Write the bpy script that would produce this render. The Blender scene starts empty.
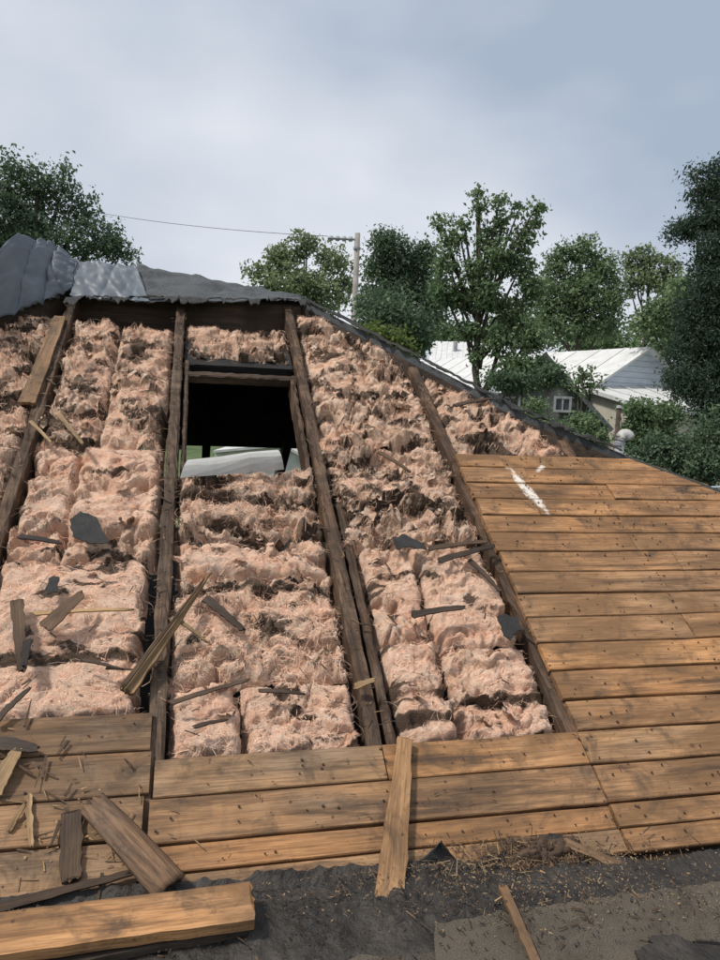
import bpy, math, random
import numpy as np
from mathutils import Matrix, Vector
S = bpy.context.scene
COL = S.collection
rnd = random.Random(7)

# ------------------------------------------------------------------ camera
F = 721.0                    # focal length in photo pixels (720 x 960)
D = 2.05                     # camera to roof plane, metres
PITCH = math.radians(32.07)  # slope of the stripped roof
def _cam(x, y): return np.array([x-360.0, -(y-480.0), -F])
_a = _cam(205, -108); _a /= np.linalg.norm(_a)
_b = _cam(3500, 540); _b -= _a*(_a @ _b); _b /= np.linalg.norm(_b)
_n = np.cross(_b, _a)
cp, sp = math.cos(PITCH), math.sin(PITCH)
_u = _a*sp + _n*cp
_e = _a*cp - _n*sp
ROT = np.array([_b, _e, _u])
Z0 = 2.60
CAM = np.array([0, -D*sp, D*cp + Z0])
cd = bpy.data.cameras.new('camera'); cam = bpy.data.objects.new('camera', cd); COL.objects.link(cam)
cd.sensor_fit = 'HORIZONTAL'; cd.sensor_width = 36; cd.lens = 36*F/720
cd.clip_start = 0.05; cd.clip_end = 3000
M4 = Matrix([list(ROT[i]) + [CAM[i]] for i in range(3)] + [[0, 0, 0, 1]])
cam.matrix_world = M4
S.camera = cam
S.render.resolution_x, S.render.resolution_y = 768, 1024

# ------------------------------------------------------------------ sky and sun
SUN_EL, SUN_AZ = math.radians(56), math.radians(-98)      # azimuth from +Y, left is negative
sun_dir = Vector((math.sin(SUN_AZ)*math.cos(SUN_EL), math.cos(SUN_AZ)*math.cos(SUN_EL), math.sin(SUN_EL)))
W = bpy.data.worlds.new('World'); S.world = W; W.use_nodes = True
nt = W.node_tree; nt.nodes.clear()
def wn(t, **k):
    n = nt.nodes.new(t)
    for a, v in k.items(): setattr(n, a, v)
    return n
sky = wn('ShaderNodeTexSky', sky_type='NISHITA', sun_disc=False)
sky.sun_elevation = SUN_EL; sky.sun_rotation = SUN_AZ; sky.dust_density = 4.0; sky.altitude = 200
tc = wn('ShaderNodeTexCoord'); mp = wn('ShaderNodeMapping'); mp.inputs['Scale'].default_value = (1.0, 1.0, 1.9)
mp.inputs['Location'].default_value = (0.35, 0.3, 0.1)
nz = wn('ShaderNodeTexNoise'); nz.inputs['Scale'].default_value = 1.5; nz.inputs['Detail'].default_value = 5; nz.inputs['Roughness'].default_value = 0.42
rp = wn('ShaderNodeValToRGB'); rp.color_ramp.elements[0].position = 0.38; rp.color_ramp.elements[1].position = 0.70
rp.color_ramp.elements[0].color = (3.8, 4.5, 5.6, 1); rp.color_ramp.elements[1].color = (9.6, 9.65, 9.9, 1)
mx = wn('ShaderNodeMix', data_type='RGBA'); mx.inputs['Factor'].default_value = 0.92
bg = wn('ShaderNodeBackground'); bg.inputs['Strength'].default_value = 0.082
out = wn('ShaderNodeOutputWorld')
L = nt.links.new
L(tc.outputs['Generated'], mp.inputs['Vector']); L(mp.outputs[0], nz.inputs['Vector']); L(nz.outputs['Fac'], rp.inputs[0])
L(sky.outputs[0], mx.inputs[6]); L(rp.outputs[0], mx.inputs[7]); L(mx.outputs[2], bg.inputs['Color']); L(bg.outputs[0], out.inputs[0])
sl = bpy.data.lights.new('sun', 'SUN'); sl.energy = 2.7; sl.angle = math.radians(7); sl.color = (1, .95, .87)
so = bpy.data.objects.new('sun', sl); COL.objects.link(so); so.rotation_euler = sun_dir.to_track_quat('Z', 'Y').to_euler()
S.view_settings.view_transform = 'Standard'; S.view_settings.look = 'None'
S.view_settings.exposure = 0.42; S.view_settings.gamma = 1; S.view_settings.use_curve_mapping = False

# ------------------------------------------------------------------ coordinates
def P(U, V, N=0.0):            # roof plane coordinates (metres) -> world
    return Vector((U, V*cp - N*sp, Z0 + V*sp + N*cp))
def wray(x, y): return ROT @ _cam(x, y)
def px(x, y, N=0.0):           # photo pixel -> (U, V) on the roof plane raised by N
    r = wray(x, y); n = np.array([0, -sp, cp])
    t = -((CAM - np.array(P(0, 0, N))) @ n)/(r @ n)
    p = CAM + t*r
    q = p - np.array(P(0, 0, N))
    return q[0], q[1]*cp + q[2]*sp
def RP(x, y, N=0.0): return P(*px(x, y, N), N)
VB = 0.40*D                    # lower end of the steep roof
YB, ZB = P(0, VB).y, P(0, VB).z
PS = math.radians(10)          # porch roof slope
def PW(U, Wd, N=0.0):          # porch coordinates -> world, Wd runs towards the camera
    return Vector((U, YB - Wd*math.cos(PS) - N*math.sin(PS), ZB - Wd*math.sin(PS) + N*math.cos(PS)))
def pw(x, y, N=0.0):
    r = wray(x, y); n = np.array([0, -math.sin(PS), math.cos(PS)]); o = np.array(PW(0, 0, N))
    t = -((CAM-o) @ n)/(r @ n); q = CAM + t*r - o
    return q[0], -(q[1]*math.cos(PS) + q[2]*math.sin(PS))
def at(x, y, dist):            # photo pixel at a horizontal distance from the camera
    r = wray(x, y); k = dist/math.hypot(r[0], r[1]); return Vector(CAM + r*k)

# ------------------------------------------------------------------ noise
_pr = np.random.RandomState(3)
_perm = np.concatenate([_pr.permutation(512)]*2).astype(np.int64)
_ang = _pr.rand(512)*2*np.pi
def pn(x, y, seed=0):
    x = np.asarray(x, float) + seed*17.31; y = np.asarray(y, float) + seed*9.17
    xi = np.floor(x).astype(np.int64); yi = np.floor(y).astype(np.int64); xf = x-xi; yf = y-yi
    def g(ix, iy, fx, fy):
        h = _ang[_perm[(_perm[ix & 511] + iy) & 511]]
        return np.cos(h)*fx + np.sin(h)*fy
    s = xf*xf*xf*(xf*(xf*6-15)+10); t = yf*yf*yf*(yf*(yf*6-15)+10)
    a = g(xi, yi, xf, yf); b = g(xi+1, yi, xf-1, yf); c = g(xi, yi+1, xf, yf-1); d = g(xi+1, yi+1, xf-1, yf-1)
    return 1.5*((a+(b-a)*s) + ((c+(d-c)*s) - (a+(b-a)*s))*t)
def fbm(x, y, o=4, seed=0, gain=.5):
    r = 0; A = 1; k = 1
    for i in range(o): r = r + A*pn(x*k, y*k, seed+i*3); A *= gain; k *= 2.03
    return r

# ------------------------------------------------------------------ object helpers
def tag(o, label=None, cat=None, group=None, kind=None):
    if label: o['label'] = label
    if cat: o['category'] = cat
    if group: o['group'] = group
    if kind: o['kind'] = kind
    return o
WM = {}
def link(name, me, mat=None, parent=None, M=None):
    o = bpy.data.objects.new(name, me); COL.objects.link(o)
    M = M or Matrix.Identity(4)
    if parent is not None:
        o.parent = parent; o.matrix_basis = WM[parent.name].inverted() @ M
    else: o.matrix_basis = M
    WM[o.name] = M
    if mat and me is not None and not me.materials: me.materials.append(mat)
    return o
def empty(name, loc): return link(name, None, M=Matrix.Translation(loc))
def mesh(name, v, f, smooth=False):
    me = bpy.data.meshes.new(name); me.from_pydata([tuple(p) for p in v], [], f); me.update()
    if smooth: me.polygons.foreach_set('use_smooth', [True]*len(me.polygons))
    return me
def quads(name, V, Q, smooth=True):     # numpy verts and quads
    me = bpy.data.meshes.new(name); V = np.ascontiguousarray(V, np.float32); Q = np.ascontiguousarray(Q, np.int32)
    k = Q.shape[1]
    me.vertices.add(len(V)); me.vertices.foreach_set('co', V.ravel())
    me.loops.add(Q.size); me.loops.foreach_set('vertex_index', Q.ravel())
    me.polygons.add(len(Q)); me.polygons.foreach_set('loop_start', np.arange(0, Q.size, k, dtype=np.int32))
    me.polygons.foreach_set('loop_total', np.full(len(Q), k, np.int32))
    me.polygons.foreach_set('use_smooth', np.full(len(Q), smooth, bool)); me.update(calc_edges=True); me.validate()
    return me
ROOF = Matrix([[1, 0, 0, 0], [0, cp, -sp, 0], [0, sp, cp, Z0], [0, 0, 0, 1]])
PORCH = Matrix.Translation(PW(0, 0)) @ Matrix([[1, 0, 0, 0], [0, math.cos(PS), -math.sin(PS), 0], [0, math.sin(PS), math.cos(PS), 0], [0, 0, 0, 1]])
def box(x0, x1, y0, y1, z0, z1):
    v = [(x, y, z) for z in (z0, z1) for y in (y0, y1) for x in (x0, x1)]
    return v, [(0, 2, 3, 1), (4, 5, 7, 6), (0, 1, 5, 4), (2, 6, 7, 3), (0, 4, 6, 2), (1, 3, 7, 5)]
def prism(poly, z0, z1, ch=0.0):
    """polygon (x, y) extruded, its upper edge chamfered by ch"""
    n = len(poly); c = np.mean(np.array(poly), 0); v = [(p[0], p[1], z0) for p in poly]; f = [tuple(range(n))[::-1]]
    rings = [1.0]
    v += [(p[0], p[1], z1-ch) for p in poly]
    f += [(i, (i+1) % n, n+(i+1) % n, n+i) for i in range(n)]
    if ch > 0:
        for p in poly:
            d = np.array(p)-c; s = np.sign(d)*ch
            v.append((p[0]-s[0], p[1]-s[1], z1))
        f += [(n+i, n+(i+1) % n, 2*n+(i+1) % n, 2*n+i) for i in range(n)]
        f.append(tuple(range(2*n, 3*n)))
    else: f.append(tuple(range(n, 2*n)))
    return v, f
def join(parts):
    v, f = [], []
    for a, b in parts:
        k = len(v); v += list(a); f += [tuple(i+k for i in q) for q in b]
    return v, f
def tube(pts, rad, seg=6, cap=True):
    pts = [Vector(p) for p in pts]; v, f = [], []
    if not hasattr(rad, '__len__'): rad = [rad]*len(pts)
    for i, p in enumerate(pts):
        t = (pts[min(i+1, len(pts)-1)] - pts[max(i-1, 0)]).normalized()
        a = t.cross(Vector((0, 0, 1)) if abs(t.z) < .9 else Vector((1, 0, 0))).normalized(); b = t.cross(a)
        for k in range(seg):
            w = 2*math.pi*k/seg; v.append(p + (a*math.cos(w) + b*math.sin(w))*rad[i])
    for i in range(len(pts)-1):
        for k in range(seg): f.append((i*seg+k, i*seg+(k+1) % seg, (i+1)*seg+(k+1) % seg, (i+1)*seg+k))
    if cap: f += [tuple(range(seg))[::-1], tuple(range((len(pts)-1)*seg, len(pts)*seg))]
    return v, f
def frame(p0, p1, nrm):
    x = (p1-p0).normalized(); z = Vector(nrm); z = (z - x*z.dot(x)).normalized(); y = z.cross(x)
    return Matrix([[x[i], y[i], z[i], p0[i]] for i in range(3)] + [[0, 0, 0, 1]]), (p1-p0).length

# ------------------------------------------------------------------ materials
class MB:
    def __init__(s, name):
        s.m = bpy.data.materials.new(name); s.m.use_nodes = True; s.t = s.m.node_tree
        s.b = s.t.nodes['Principled BSDF']; s.o = s.t.nodes['Material Output']
        s.b.inputs['Specular IOR Level'].default_value = 0.3
    def n(s, t, **k):
        x = s.t.nodes.new(t)
        for a, v in k.items(): setattr(x, a, v)
        return x
    def l(s, a, b): s.t.links.new(a, b); return s
    def coord(s, scale=(1, 1, 1), jitter=True):
        tc = s.n('ShaderNodeTexCoord'); mp = s.n('ShaderNodeMapping'); mp.inputs['Scale'].default_value = scale
        if jitter:
            oi = s.n('ShaderNodeObjectInfo'); mu = s.n('ShaderNodeVectorMath', operation='SCALE'); mu.inputs[0].default_value = (13.1, 7.7, 5.3)
            s.l(oi.outputs['Random'], mu.inputs['Scale']); ad = s.n('ShaderNodeVectorMath', operation='ADD')
            s.l(tc.outputs['Object'], ad.inputs[0]); s.l(mu.outputs[0], ad.inputs[1]); s.l(ad.outputs[0], mp.inputs[0])
        else: s.l(tc.outputs['Object'], mp.inputs[0])
        return mp.outputs[0]
    def noise(s, co, scale, detail=4, rough=.55, dist=0.0):
        x = s.n('ShaderNodeTexNoise'); x.inputs['Scale'].default_value = scale; x.inputs['Detail'].default_value = detail
        x.inputs['Roughness'].default_value = rough; x.inputs['Distortion'].default_value = dist; s.l(co, x.inputs['Vector']); return x.outputs['Fac']
    def ramp(s, fac, stops, interp='LINEAR'):
        r = s.n('ShaderNodeValToRGB'); e = r.color_ramp.elements; r.color_ramp.interpolation = interp
        while len(e) < len(stops): e.new(.5)
        for q, (p, c) in zip(e, stops):
            q.position = p; q.color = (c, c, c, 1) if not hasattr(c, '__len__') else (*c, 1)
        s.l(fac, r.inputs[0]); return r.outputs[0]
    def mix(s, fac, a, b, mode='MIX'):
        x = s.n('ShaderNodeMix', data_type='RGBA', blend_type=mode)
        for v, i in ((fac, 0), (a, 6), (b, 7)):
            if hasattr(v, 'is_output'): s.l(v, x.inputs[i])
            elif i == 0: x.inputs[0].default_value = v
            else: x.inputs[i].default_value = (*v, 1)
        return x.outputs[2]
    def math(s, op, a, b=0.0):
        x = s.n('ShaderNodeMath', operation=op)
        for v, i in ((a, 0), (b, 1)):
            if hasattr(v, 'is_output'): s.l(v, x.inputs[i])
            else: x.inputs[i].default_value = v
        return x.outputs[0]
    def bump(s, h, dist, strength=1.0):
        x = s.n('ShaderNodeBump'); x.inputs['Distance'].default_value = dist; x.inputs['Strength'].default_value = strength
        s.l(h, x.inputs['Height']); s.l(x.outputs[0], s.b.inputs['Normal'])
    def done(s, col, rough=.8):
        if hasattr(col, 'is_output'): s.l(col, s.b.inputs['Base Color'])
        else: s.b.inputs['Base Color'].default_value = (*col, 1)
        if hasattr(rough, 'is_output'): s.l(rough, s.b.inputs['Roughness'])
        else: s.b.inputs['Roughness'].default_value = rough
        return s.m

CHALKS = []
def wood(name, light, mid, dark, grey=(.19, .155, .12), greyamt=.35, knots=True, stain=.5, rough=.75, axis=0, chalk=False):
    m = MB(name)
    st = (1.2, 22, 22) if axis == 0 else (22, 1.2, 22)
    co = m.coord(st); g1 = m.noise(co, 2.2, 7, .62, .6)
    co2 = m.coord((1, 3, 3) if axis == 0 else (3, 1, 3)); g2 = m.noise(co2, 2.6, 4, .55)
    col = m.ramp(g1, [(.28, dark), (.46, mid), (.68, light)])
    oi = m.n('ShaderNodeObjectInfo')
    tone = m.ramp(oi.outputs['Random'], [(0, (.6, .54, .48)), (.3, (1.02, .92, .82)), (.6, (.82, .82, .84)), (.8, (1.15, 1.05, .92)), (1, (.95, .98, 1.0))])
    col = m.mix(1.0, col, tone, 'MULTIPLY')
    gm = m.ramp(g2, [(.45, 0.0), (.75, greyamt*2)])
    col = m.mix(gm, col, grey)
    fine = m.noise(m.coord((3, 60, 60) if axis == 0 else (60, 3, 60)), 3, 3, .6)
    col = m.mix(m.ramp(fine, [(.49, 0.0), (.68, .6)]), col, dark)
    bl0 = m.noise(m.coord((1, 2.2, 1)), 2.4, 5, .65, .5)
    col = m.mix(m.ramp(bl0, [(.40, 0.0), (.60, .82)]), col, tuple(x*.40 for x in mid))
    sk = m.noise(m.coord((.8, 9, 9) if axis == 0 else (9, .8, 9)), 2.6, 5, .7, .3)
    col = m.mix(m.ramp(sk, [(.53, 0.0), (.68, .8)]), col, (.05, .032, .022))
    co3 = m.coord((1, 1, 1))
    s1 = m.noise(co3, 7, 6, .7, .8)
    col = m.mix(m.ramp(s1, [(.52, 0.0), (.70, stain)]), col, (.055, .038, .026))
    if knots:
        vo = m.n('ShaderNodeTexVoronoi'); vo.inputs['Scale'].default_value = 3.4
        wob = m.n('ShaderNodeVectorMath', operation='ADD'); nn = m.n('ShaderNodeTexNoise'); nn.inputs['Scale'].default_value = 9
        sc = m.n('ShaderNodeVectorMath', operation='SCALE'); sc.inputs['Scale'].default_value = .08
        cc = m.coord((1, 1.5, 1)); m.l(cc, nn.inputs['Vector']); m.l(nn.outputs['Color'], sc.inputs[0]); m.l(cc, wob.inputs[0]); m.l(sc.outputs[0], wob.inputs[1])
        m.l(wob.outputs[0], vo.inputs['Vector'])
        kf = m.ramp(vo.outputs['Distance'], [(.035, .85), (.075, .0)])
        col = m.mix(kf, col, (.07, .035, .018))
        vo2 = m.n('ShaderNodeTexVoronoi'); vo2.inputs['Scale'].default_value = 19; m.l(m.coord((1, 1, 1)), vo2.inputs['Vector'])
        col = m.mix(m.ramp(vo2.outputs['Distance'], [(.06, .8), (.13, 0.0)]), col, (.045, .028, .018))
    if chalk:
        for (x0, y0), (x1, y1), wd in (((509, 468), (549, 514), .030), ((537, 472), (545, 463), .016)):
            p0, p1 = RP(x0, y0), RP(x1, y1); Mf, Lf = frame(p0, p1, (0, -sp, cp))
            ge = m.n('ShaderNodeNewGeometry'); mp = m.n('ShaderNodeMapping', vector_type='TEXTURE')
            mp.inputs['Location'].default_value = (p0+p1)/2; mp.inputs['Rotation'].default_value = Mf.to_euler(); mp.inputs['Scale'].default_value = (Lf*.5, wd, wd)
            m.l(ge.outputs['Position'], mp.inputs[0]); ln = m.n('ShaderNodeVectorMath', operation='LENGTH'); m.l(mp.outputs[0], ln.inputs[0])
            nzc = m.noise(m.coord((1, 1, 1), False), 28, 6, .75, .5)
            q = m.math('ADD', ln.outputs['Value'], m.math('MULTIPLY', m.math('SUBTRACT', nzc, .5), 3.2))
            col = m.mix(m.ramp(q, [(.45, .85), (1.0, 0.0)]), col, (.78, .72, .64))
    h = m.math('ADD', g1, m.math('MULTIPLY', fine, .6)); m.bump(h, .0045, .9)
    return m.done(col, m.ramp(g2, [(.3, rough-.12), (.7, rough+.12)]))

GOLD = wood('golden_deck_wood', (.53, .305, .148), (.375, .205, .095), (.125, .063, .031), greyamt=.22, stain=.85, chalk=True)
BROWN = wood('brown_deck_wood', (.42, .262, .142), (.30, .178, .094), (.10, .06, .035), greyamt=.38, stain=.9)
RAFT = wood('weathered_rafter_wood', (.205, .125, .075), (.095, .056, .034), (.018, .012, .009), grey=(.16, .12, .09), greyamt=.4, stain=1.0, axis=1)
DARKW = wood('dark_old_wood', (.10, .07, .05), (.06, .042, .032), (.022, .017, .014), greyamt=.2, stain=.6)
ATTIC = wood('attic_shade_wood', (.035, .032, .032), (.022, .021, .022), (.01, .01, .01), grey=(.03, .03, .03), greyamt=.2, knots=False)  # old dark wood, set near black so the attic's shade is in the colour
PALE = wood('pale_split_wood', (.50, .355, .20), (.36, .24, .125), (.17, .10, .05), greyamt=.12, stain=.3, knots=False)
CURVED = wood('curved_board_wood', (.27, .17, .10), (.15, .09, .055), (.035, .023, .016), grey=(.16, .12, .09), greyamt=.4, stain=.9, knots=False)
SHARD = wood('grey_shard_wood', (.16, .105, .066), (.09, .056, .035), (.028, .019, .014), grey=(.10, .077, .06), greyamt=.4, stain=.7, knots=False)

def wool(name, pink, pale, tan, dirt_at, soot_at):
    m = MB(name)
    co = m.coord((1, 1, 1))
    a = m.noise(co, 5.5, 5, .6, .5)
    col = m.ramp(a, [(.32, pink), (.52, pale), (.68, tan)])
    b = m.noise(m.coord((2.2, 7, 5)), 2.6, 7, .68, .9)
    col = m.mix(m.ramp(b, [(dirt_at, 0.0), (dirt_at+.17, .8)]), col, (.20, .135, .09))
    c = m.noise(m.coord((1.6, 3.2, 3)), 4.6, 8, .72, 1.2)
    col = m.mix(m.ramp(c, [(soot_at, 0.0), (soot_at+.11, .88)]), col, (.055, .045, .04))
    st_ = m.noise(m.coord((9, 34, 20)), 2.0, 6, .75, 1.4)
    col = m.mix(m.ramp(st_, [(.54, 0.0), (.70, .65)]), col, (.25, .16, .10))
    wv = m.noise(m.coord((5, 14, 8)), 1.5, 6, .7, 2.2)
    col = m.mix(m.ramp(wv, [(.40, .55), (.52, 0.0)]), col, tuple(min(.93, x*1.0+y) for x, y in zip(pale, (.06, .12, .13))))
    wv2 = m.noise(m.coord((4, 9, 8)), 1.2, 5, .7, 1.6)
    col = m.mix(m.ramp(wv2, [(.52, 0.0), (.68, .6)]), col, (.74, .36, .22))
    gr = m.noise(m.coord((3, 4, 3)), 2.6, 4, .6, .6)
    col = m.mix(m.ramp(gr, [(.54, 0.0), (.70, .5)]), col, (.56, .49, .42))
    sp1 = m.noise(m.coord((1, 1, 1)), 85, 2, .5)
    col = m.mix(m.ramp(sp1, [(.66, 0.0), (.74, .7)]), col, (.07, .05, .04))
    at_ = m.n('ShaderNodeAttribute', attribute_name='soot')  # mask carries real soot and crevice shade put into the colour
    sb = m.math('ADD', at_.outputs['Fac'], m.math('MULTIPLY', m.math('SUBTRACT', m.noise(m.coord((18, 50, 30)), 2.2, 5, .7, 1.0), .5), 1.3))
    col = m.mix(m.ramp(sb, [(.26, 0.0), (.66, .94)]), col, (.045, .034, .027))
    f1 = m.noise(m.coord((26, 90, 60)), 1.6, 5, .7, 1.8); f2 = m.noise(m.coord((80, 30, 60)), 1.3, 4, .7, 1.8)
    col = m.mix(m.ramp(f1, [(.35, .3), (.55, 0.0)]), col, (.42, .25, .16))
    m.bump(m.math('ADD', f1, f2), .011, .9)
    m.b.inputs['Specular IOR Level'].default_value = .1
    return m.done(col, .95)
WOOL_P = wool('clean_pink_glass_wool', (.83, .46, .30), (.88, .60, .445), (.76, .485, .335), .58, .70)
WOOL_T = wool('torn_tan_glass_wool', (.80, .48, .325), (.87, .645, .49), (.66, .44, .305), .53, .62)
FIBRE = MB('pale_glass_fibres'); _fi = FIBRE.n('ShaderNodeNewGeometry'); FIBRE = FIBRE.done(FIBRE.ramp(_fi.outputs['Random Per Island'], [(.0, (.62, .38, .26)), (.2, (.82, .50, .35)), (1, (.88, .64, .48))]), .9)
WOOL_D = wool('dirty_glass_wool', (.69, .43, .30), (.80, .585, .44), (.50, .34, .235), .50, .58)

def sheet(name, c0, c1, rough=.6, bumpd=.004, sc=6, grain=0):
    m = MB(name); co = m.coord(); a = m.noise(co, sc, 6, .6, .4); col = m.ramp(a, [(.3, c0), (.7, c1)])
    h = m.noise(co, sc*4, 5, .65)
    if grain:
        g = m.noise(co, grain, 3, .7); col = m.mix(m.ramp(g, [(.4, 0.0), (.62, .75)]), col, tuple(min(1, x*1.9) for x in c1)); h = g
        h2 = m.noise(co, sc*.6, 5, .7, 1); col = m.mix(m.ramp(h2, [(.5, 0.0), (.7, .6)]), col, tuple(x*.45 for x in c0))
    m.bump(h, bumpd); return m.done(col, rough)
TAR = sheet('black_bitumen', (.016, .014, .012), (.055, .047, .040), .5, .012, 9)
FELT = sheet('torn_roofing_felt', (.018, .018, .018), (.04, .038, .036), .7, .004, 14)
MINERAL = sheet('mineral_roll_roofing', (.046, .038, .029), (.084, .070, .053), .95, .003, 5, grain=330)
MEMB = sheet('grey_roof_membrane', (.085, .10, .118), (.155, .175, .20), .45, .004, 4)
SHING = sheet('dark_roof_shingles', (.045, .05, .055), (.075, .08, .085), .85, .004, 8, grain=160)
WHITEP = sheet('white_metal_roofing', (.50, .50, .49), (.66, .66, .65), .45, .002, 3)
VINYL = sheet('dusty_white_vinyl', (.33, .325, .31), (.50, .49, .47), .5, .002, 5)
CREAM = sheet('cream_siding', (.40, .37, .31), (.48, .45, .38), .8, .002, 4)
PSIDE = sheet('pale_blue_siding', (.48, .53, .60), (.58, .63, .70), .6, .002, 3)
DSIDE = sheet('dark_siding', (.08, .085, .085), (.13, .135, .13), .7, .002, 3)
BARK = sheet('tree_bark', (.045, .036, .028), (.11, .09, .07), .9, .01, 12)
POLEW = sheet('grey_pole_wood', (.20, .185, .165), (.32, .30, .27), .85, .004, 5)
STEEL = sheet('dull_steel', (.22, .23, .24), (.36, .37, .38), .45, .001, 8)
RUST = sheet('rusty_nail_iron', (.03, .02, .015), (.075, .045, .03), .7, .001, 40)
CAULK = sheet('white_chalk_smear', (.60, .55, .48), (.78, .74, .68), .9, .003, 40)
GRASS = sheet('lawn_grass', (.03, .05, .018), (.07, .10, .035), .95, .02, 1.5, grain=14)
GLASSM = MB('window_glass'); GLASSM.b.inputs['Specular IOR Level'].default_value = .6; GLASSM = GLASSM.done((.03, .035, .04), .08)
WIRE = sheet('wire_sheath', (.07, .07, .075), (.11, .11, .115), .6, .001, 8)
WIREB = sheet('pale_blue_wire_sheath', (.42, .5, .58), (.5, .58, .66), .6, .001, 8)

def leafm(name, a, b, c):
    m = MB(name); g = m.n('ShaderNodeNewGeometry')
    co = m.coord(); nz = m.noise(co, .8, 3, .6)
    f = m.math('ADD', m.math('MULTIPLY', g.outputs['Random Per Island'], .6), m.math('MULTIPLY', nz, .5))
    col = m.ramp(f, [(.22, a), (.52, b), (.85, c)])
    m.done(col, .5)
    tr = m.n('ShaderNodeBsdfTranslucent'); ms = m.n('ShaderNodeMixShader'); ms.inputs[0].default_value = .4
    m.l(col, tr.inputs['Color']); m.l(m.b.outputs[0], ms.inputs[1]); m.l(tr.outputs[0], ms.inputs[2]); m.l(ms.outputs[0], m.o.inputs[0])
    return m.m
LEAF_M = leafm('maple_leaves', (.085, .14, .07), (.14, .21, .105), (.22, .29, .14))
LEAF_D = leafm('dark_leaves', (.06, .102, .064), (.098, .155, .09), (.155, .215, .118))
LEAF_L = leafm('light_leaves', (.12, .17, .095), (.185, .24, .125), (.28, .34, .17))
LEAF_Y = leafm('yellow_green_leaves', (.08, .12, .03), (.13, .18, .045), (.2, .25, .07))
NEEDLE = leafm('spruce_needles', (.03, .056, .04), (.05, .085, .056), (.085, .13, .08))

# ------------------------------------------------------------------ ground
g = 900
gv = [(x, y, -0.02) for y in (-g, -40, 0, 40, g) for x in (-g, -40, 0, 40, g)]
ground = link('ground', mesh('ground', gv, [(j*5+i, j*5+i+1, j*5+i+6, j*5+i+5) for j in range(4) for i in range(4)]), GRASS)
tag(ground, kind='structure')

# ------------------------------------------------------------------ the house
RV = [-0.70, -0.362, -0.05, 0.288, 0.632, 0.97, 1.31]     # rafter lines in units of D
TD = .020                                                 # deck thickness
HIP = [(.335, 2.20), (.639, 1.85), (.878, 1.575), (1.102, 1.393), (1.315, 1.243), (2.45, .40)]
LHIP = [(-.361, 2.20), (-.53, 1.985), (-1.0, 1.46), (-1.95, .40)]
def hip_v(u):
    if u <= -.361: return np.interp(-u, [-p[0] for p in LHIP], [p[1] for p in LHIP])
    return np.interp(u, [p[0] for p in HIP], [p[1] for p in HIP]) if u > .335 else 2.2
def hip_u(v): return np.interp(-v, [-p[1] for p in HIP], [p[0] for p in HIP])
VR = 2.20*D; YR, ZR = P(0, VR).y, P(0, VR).z
house = empty('stripped_house', (0, YR, 0))
tag(house, 'house with its hipped roof stripped to rafters, golden board decking at right', 'house')
def rbox(name, u0, u1, v0, v1, n0, n1, mat, parent=house):
    return link(name, mesh(name, *box(u0*D, u1*D, v0*D, v1*D, n0, n1)), mat, parent, ROOF)
def rough_bar(name, L, w, t, mat, M, parent, seed, amp=.004, ax=1, nseg=26):
    """old timber with worn uneven edges, running along local y (ax 1) or x (ax 0); top at 0"""
    r = np.random.RandomState(seed); v = []; f = []
    prof = [(-w/2, -t), (-w/2, -.006), (-w/2+.006, 0), (-w*.16, .0), (w*.16, 0), (w/2-.006, 0), (w/2, -.006), (w/2, -t)]
    k = len(prof)
    for i in range(nseg+1):
        s = L*i/nseg
        for j, (a, z) in enumerate(prof):
            da, dz = r.randn(2)*amp*(.35 if j in (0, k-1) else .8)
            q = (a+da, z+min(dz, .003))
            v.append((q[0], s, q[1]) if ax == 1 else (s, -q[0], q[1]))
    for i in range(nseg):
        for j in range(k-1): f.append((i*k+j, i*k+j+1, (i+1)*k+j+1, (i+1)*k+j))
        f.append((i*k+k-1, i*k, (i+1)*k, (i+1)*k+k-1))
    f += [tuple(range(k)), tuple(range(nseg*k, nseg*k+k))[::-1]]
    return link(name, mesh(name, v, [q[::-1] for q in f]), mat, parent, M)
for i, u in enumerate(RV):
    vt = min(hip_v(u), 2.185) - (.0 if 0 < i < 4 else .03)
    n = -TD - .004
    M = ROOF @ Matrix.Translation((u*D, .41*D, n))
    rough_bar('rafter', (vt-.41)*D, .052, .16, RAFT, M, house, 20+i, .0032, nseg=60)
# sister beside the third visible rafter, cleats and loose cover strip
M = ROOF @ Matrix.Translation(((.288+.030)*D, .605*D, -.045)) ; rough_bar('sister_rafter', .60*D, .034, .12, RAFT, M, house, 31, .003)
M = ROOF @ Matrix.Translation(((.288-.024)*D, 1.32*D, -.05)); rough_bar('opening_trim', .44*D, .022, .13, RAFT, M, house, 32, .003)
M = ROOF @ Matrix.Translation(((-.05+.025)*D, 1.32*D, -.05)); rough_bar('opening_trim', .50*D, .022, .13, SHARD, M, house, 33, .0015)
# ridge board and hip rafters
rv, rf = box(-.36*D, .33*D, YR-.02, YR+.02, ZR-.34, ZR-.03)
link('ridge_board', mesh('ridge_board', rv, rf), DARKW, house)
def wbar(name, pts, w, h, mat, parent=house, drop=0.0):
    v, f = [], []
    for i, p in enumerate(pts):
        t = (pts[min(i+1, len(pts)-1)] - pts[max(i-1, 0)]); s = Vector((-t.y, t.x, 0)).normalized()*(w/2)
        for q in (s, -s):
            for z in (0, -h): v.append(p + q + Vector((0, 0, z-drop)))
    for i in range(len(pts)-1):
        a = i*4; b = a+4; f += [(a, b, b+2, a+2), (a+2, b+2, b+3, a+3), (a+3, b+3, b+1, a+1), (a+1, b+1, b, a)]
    f += [(0, 2, 3, 1), (len(v)-4, len(v)-3, len(v)-1, len(v)-2)]
    return link(name, mesh(name, v, f), mat, parent)
hp = [P(u*D, v*D, -.03) for u, v in HIP]; lp = [P(u*D, v*D, -.03) for u, v in LHIP]
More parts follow.
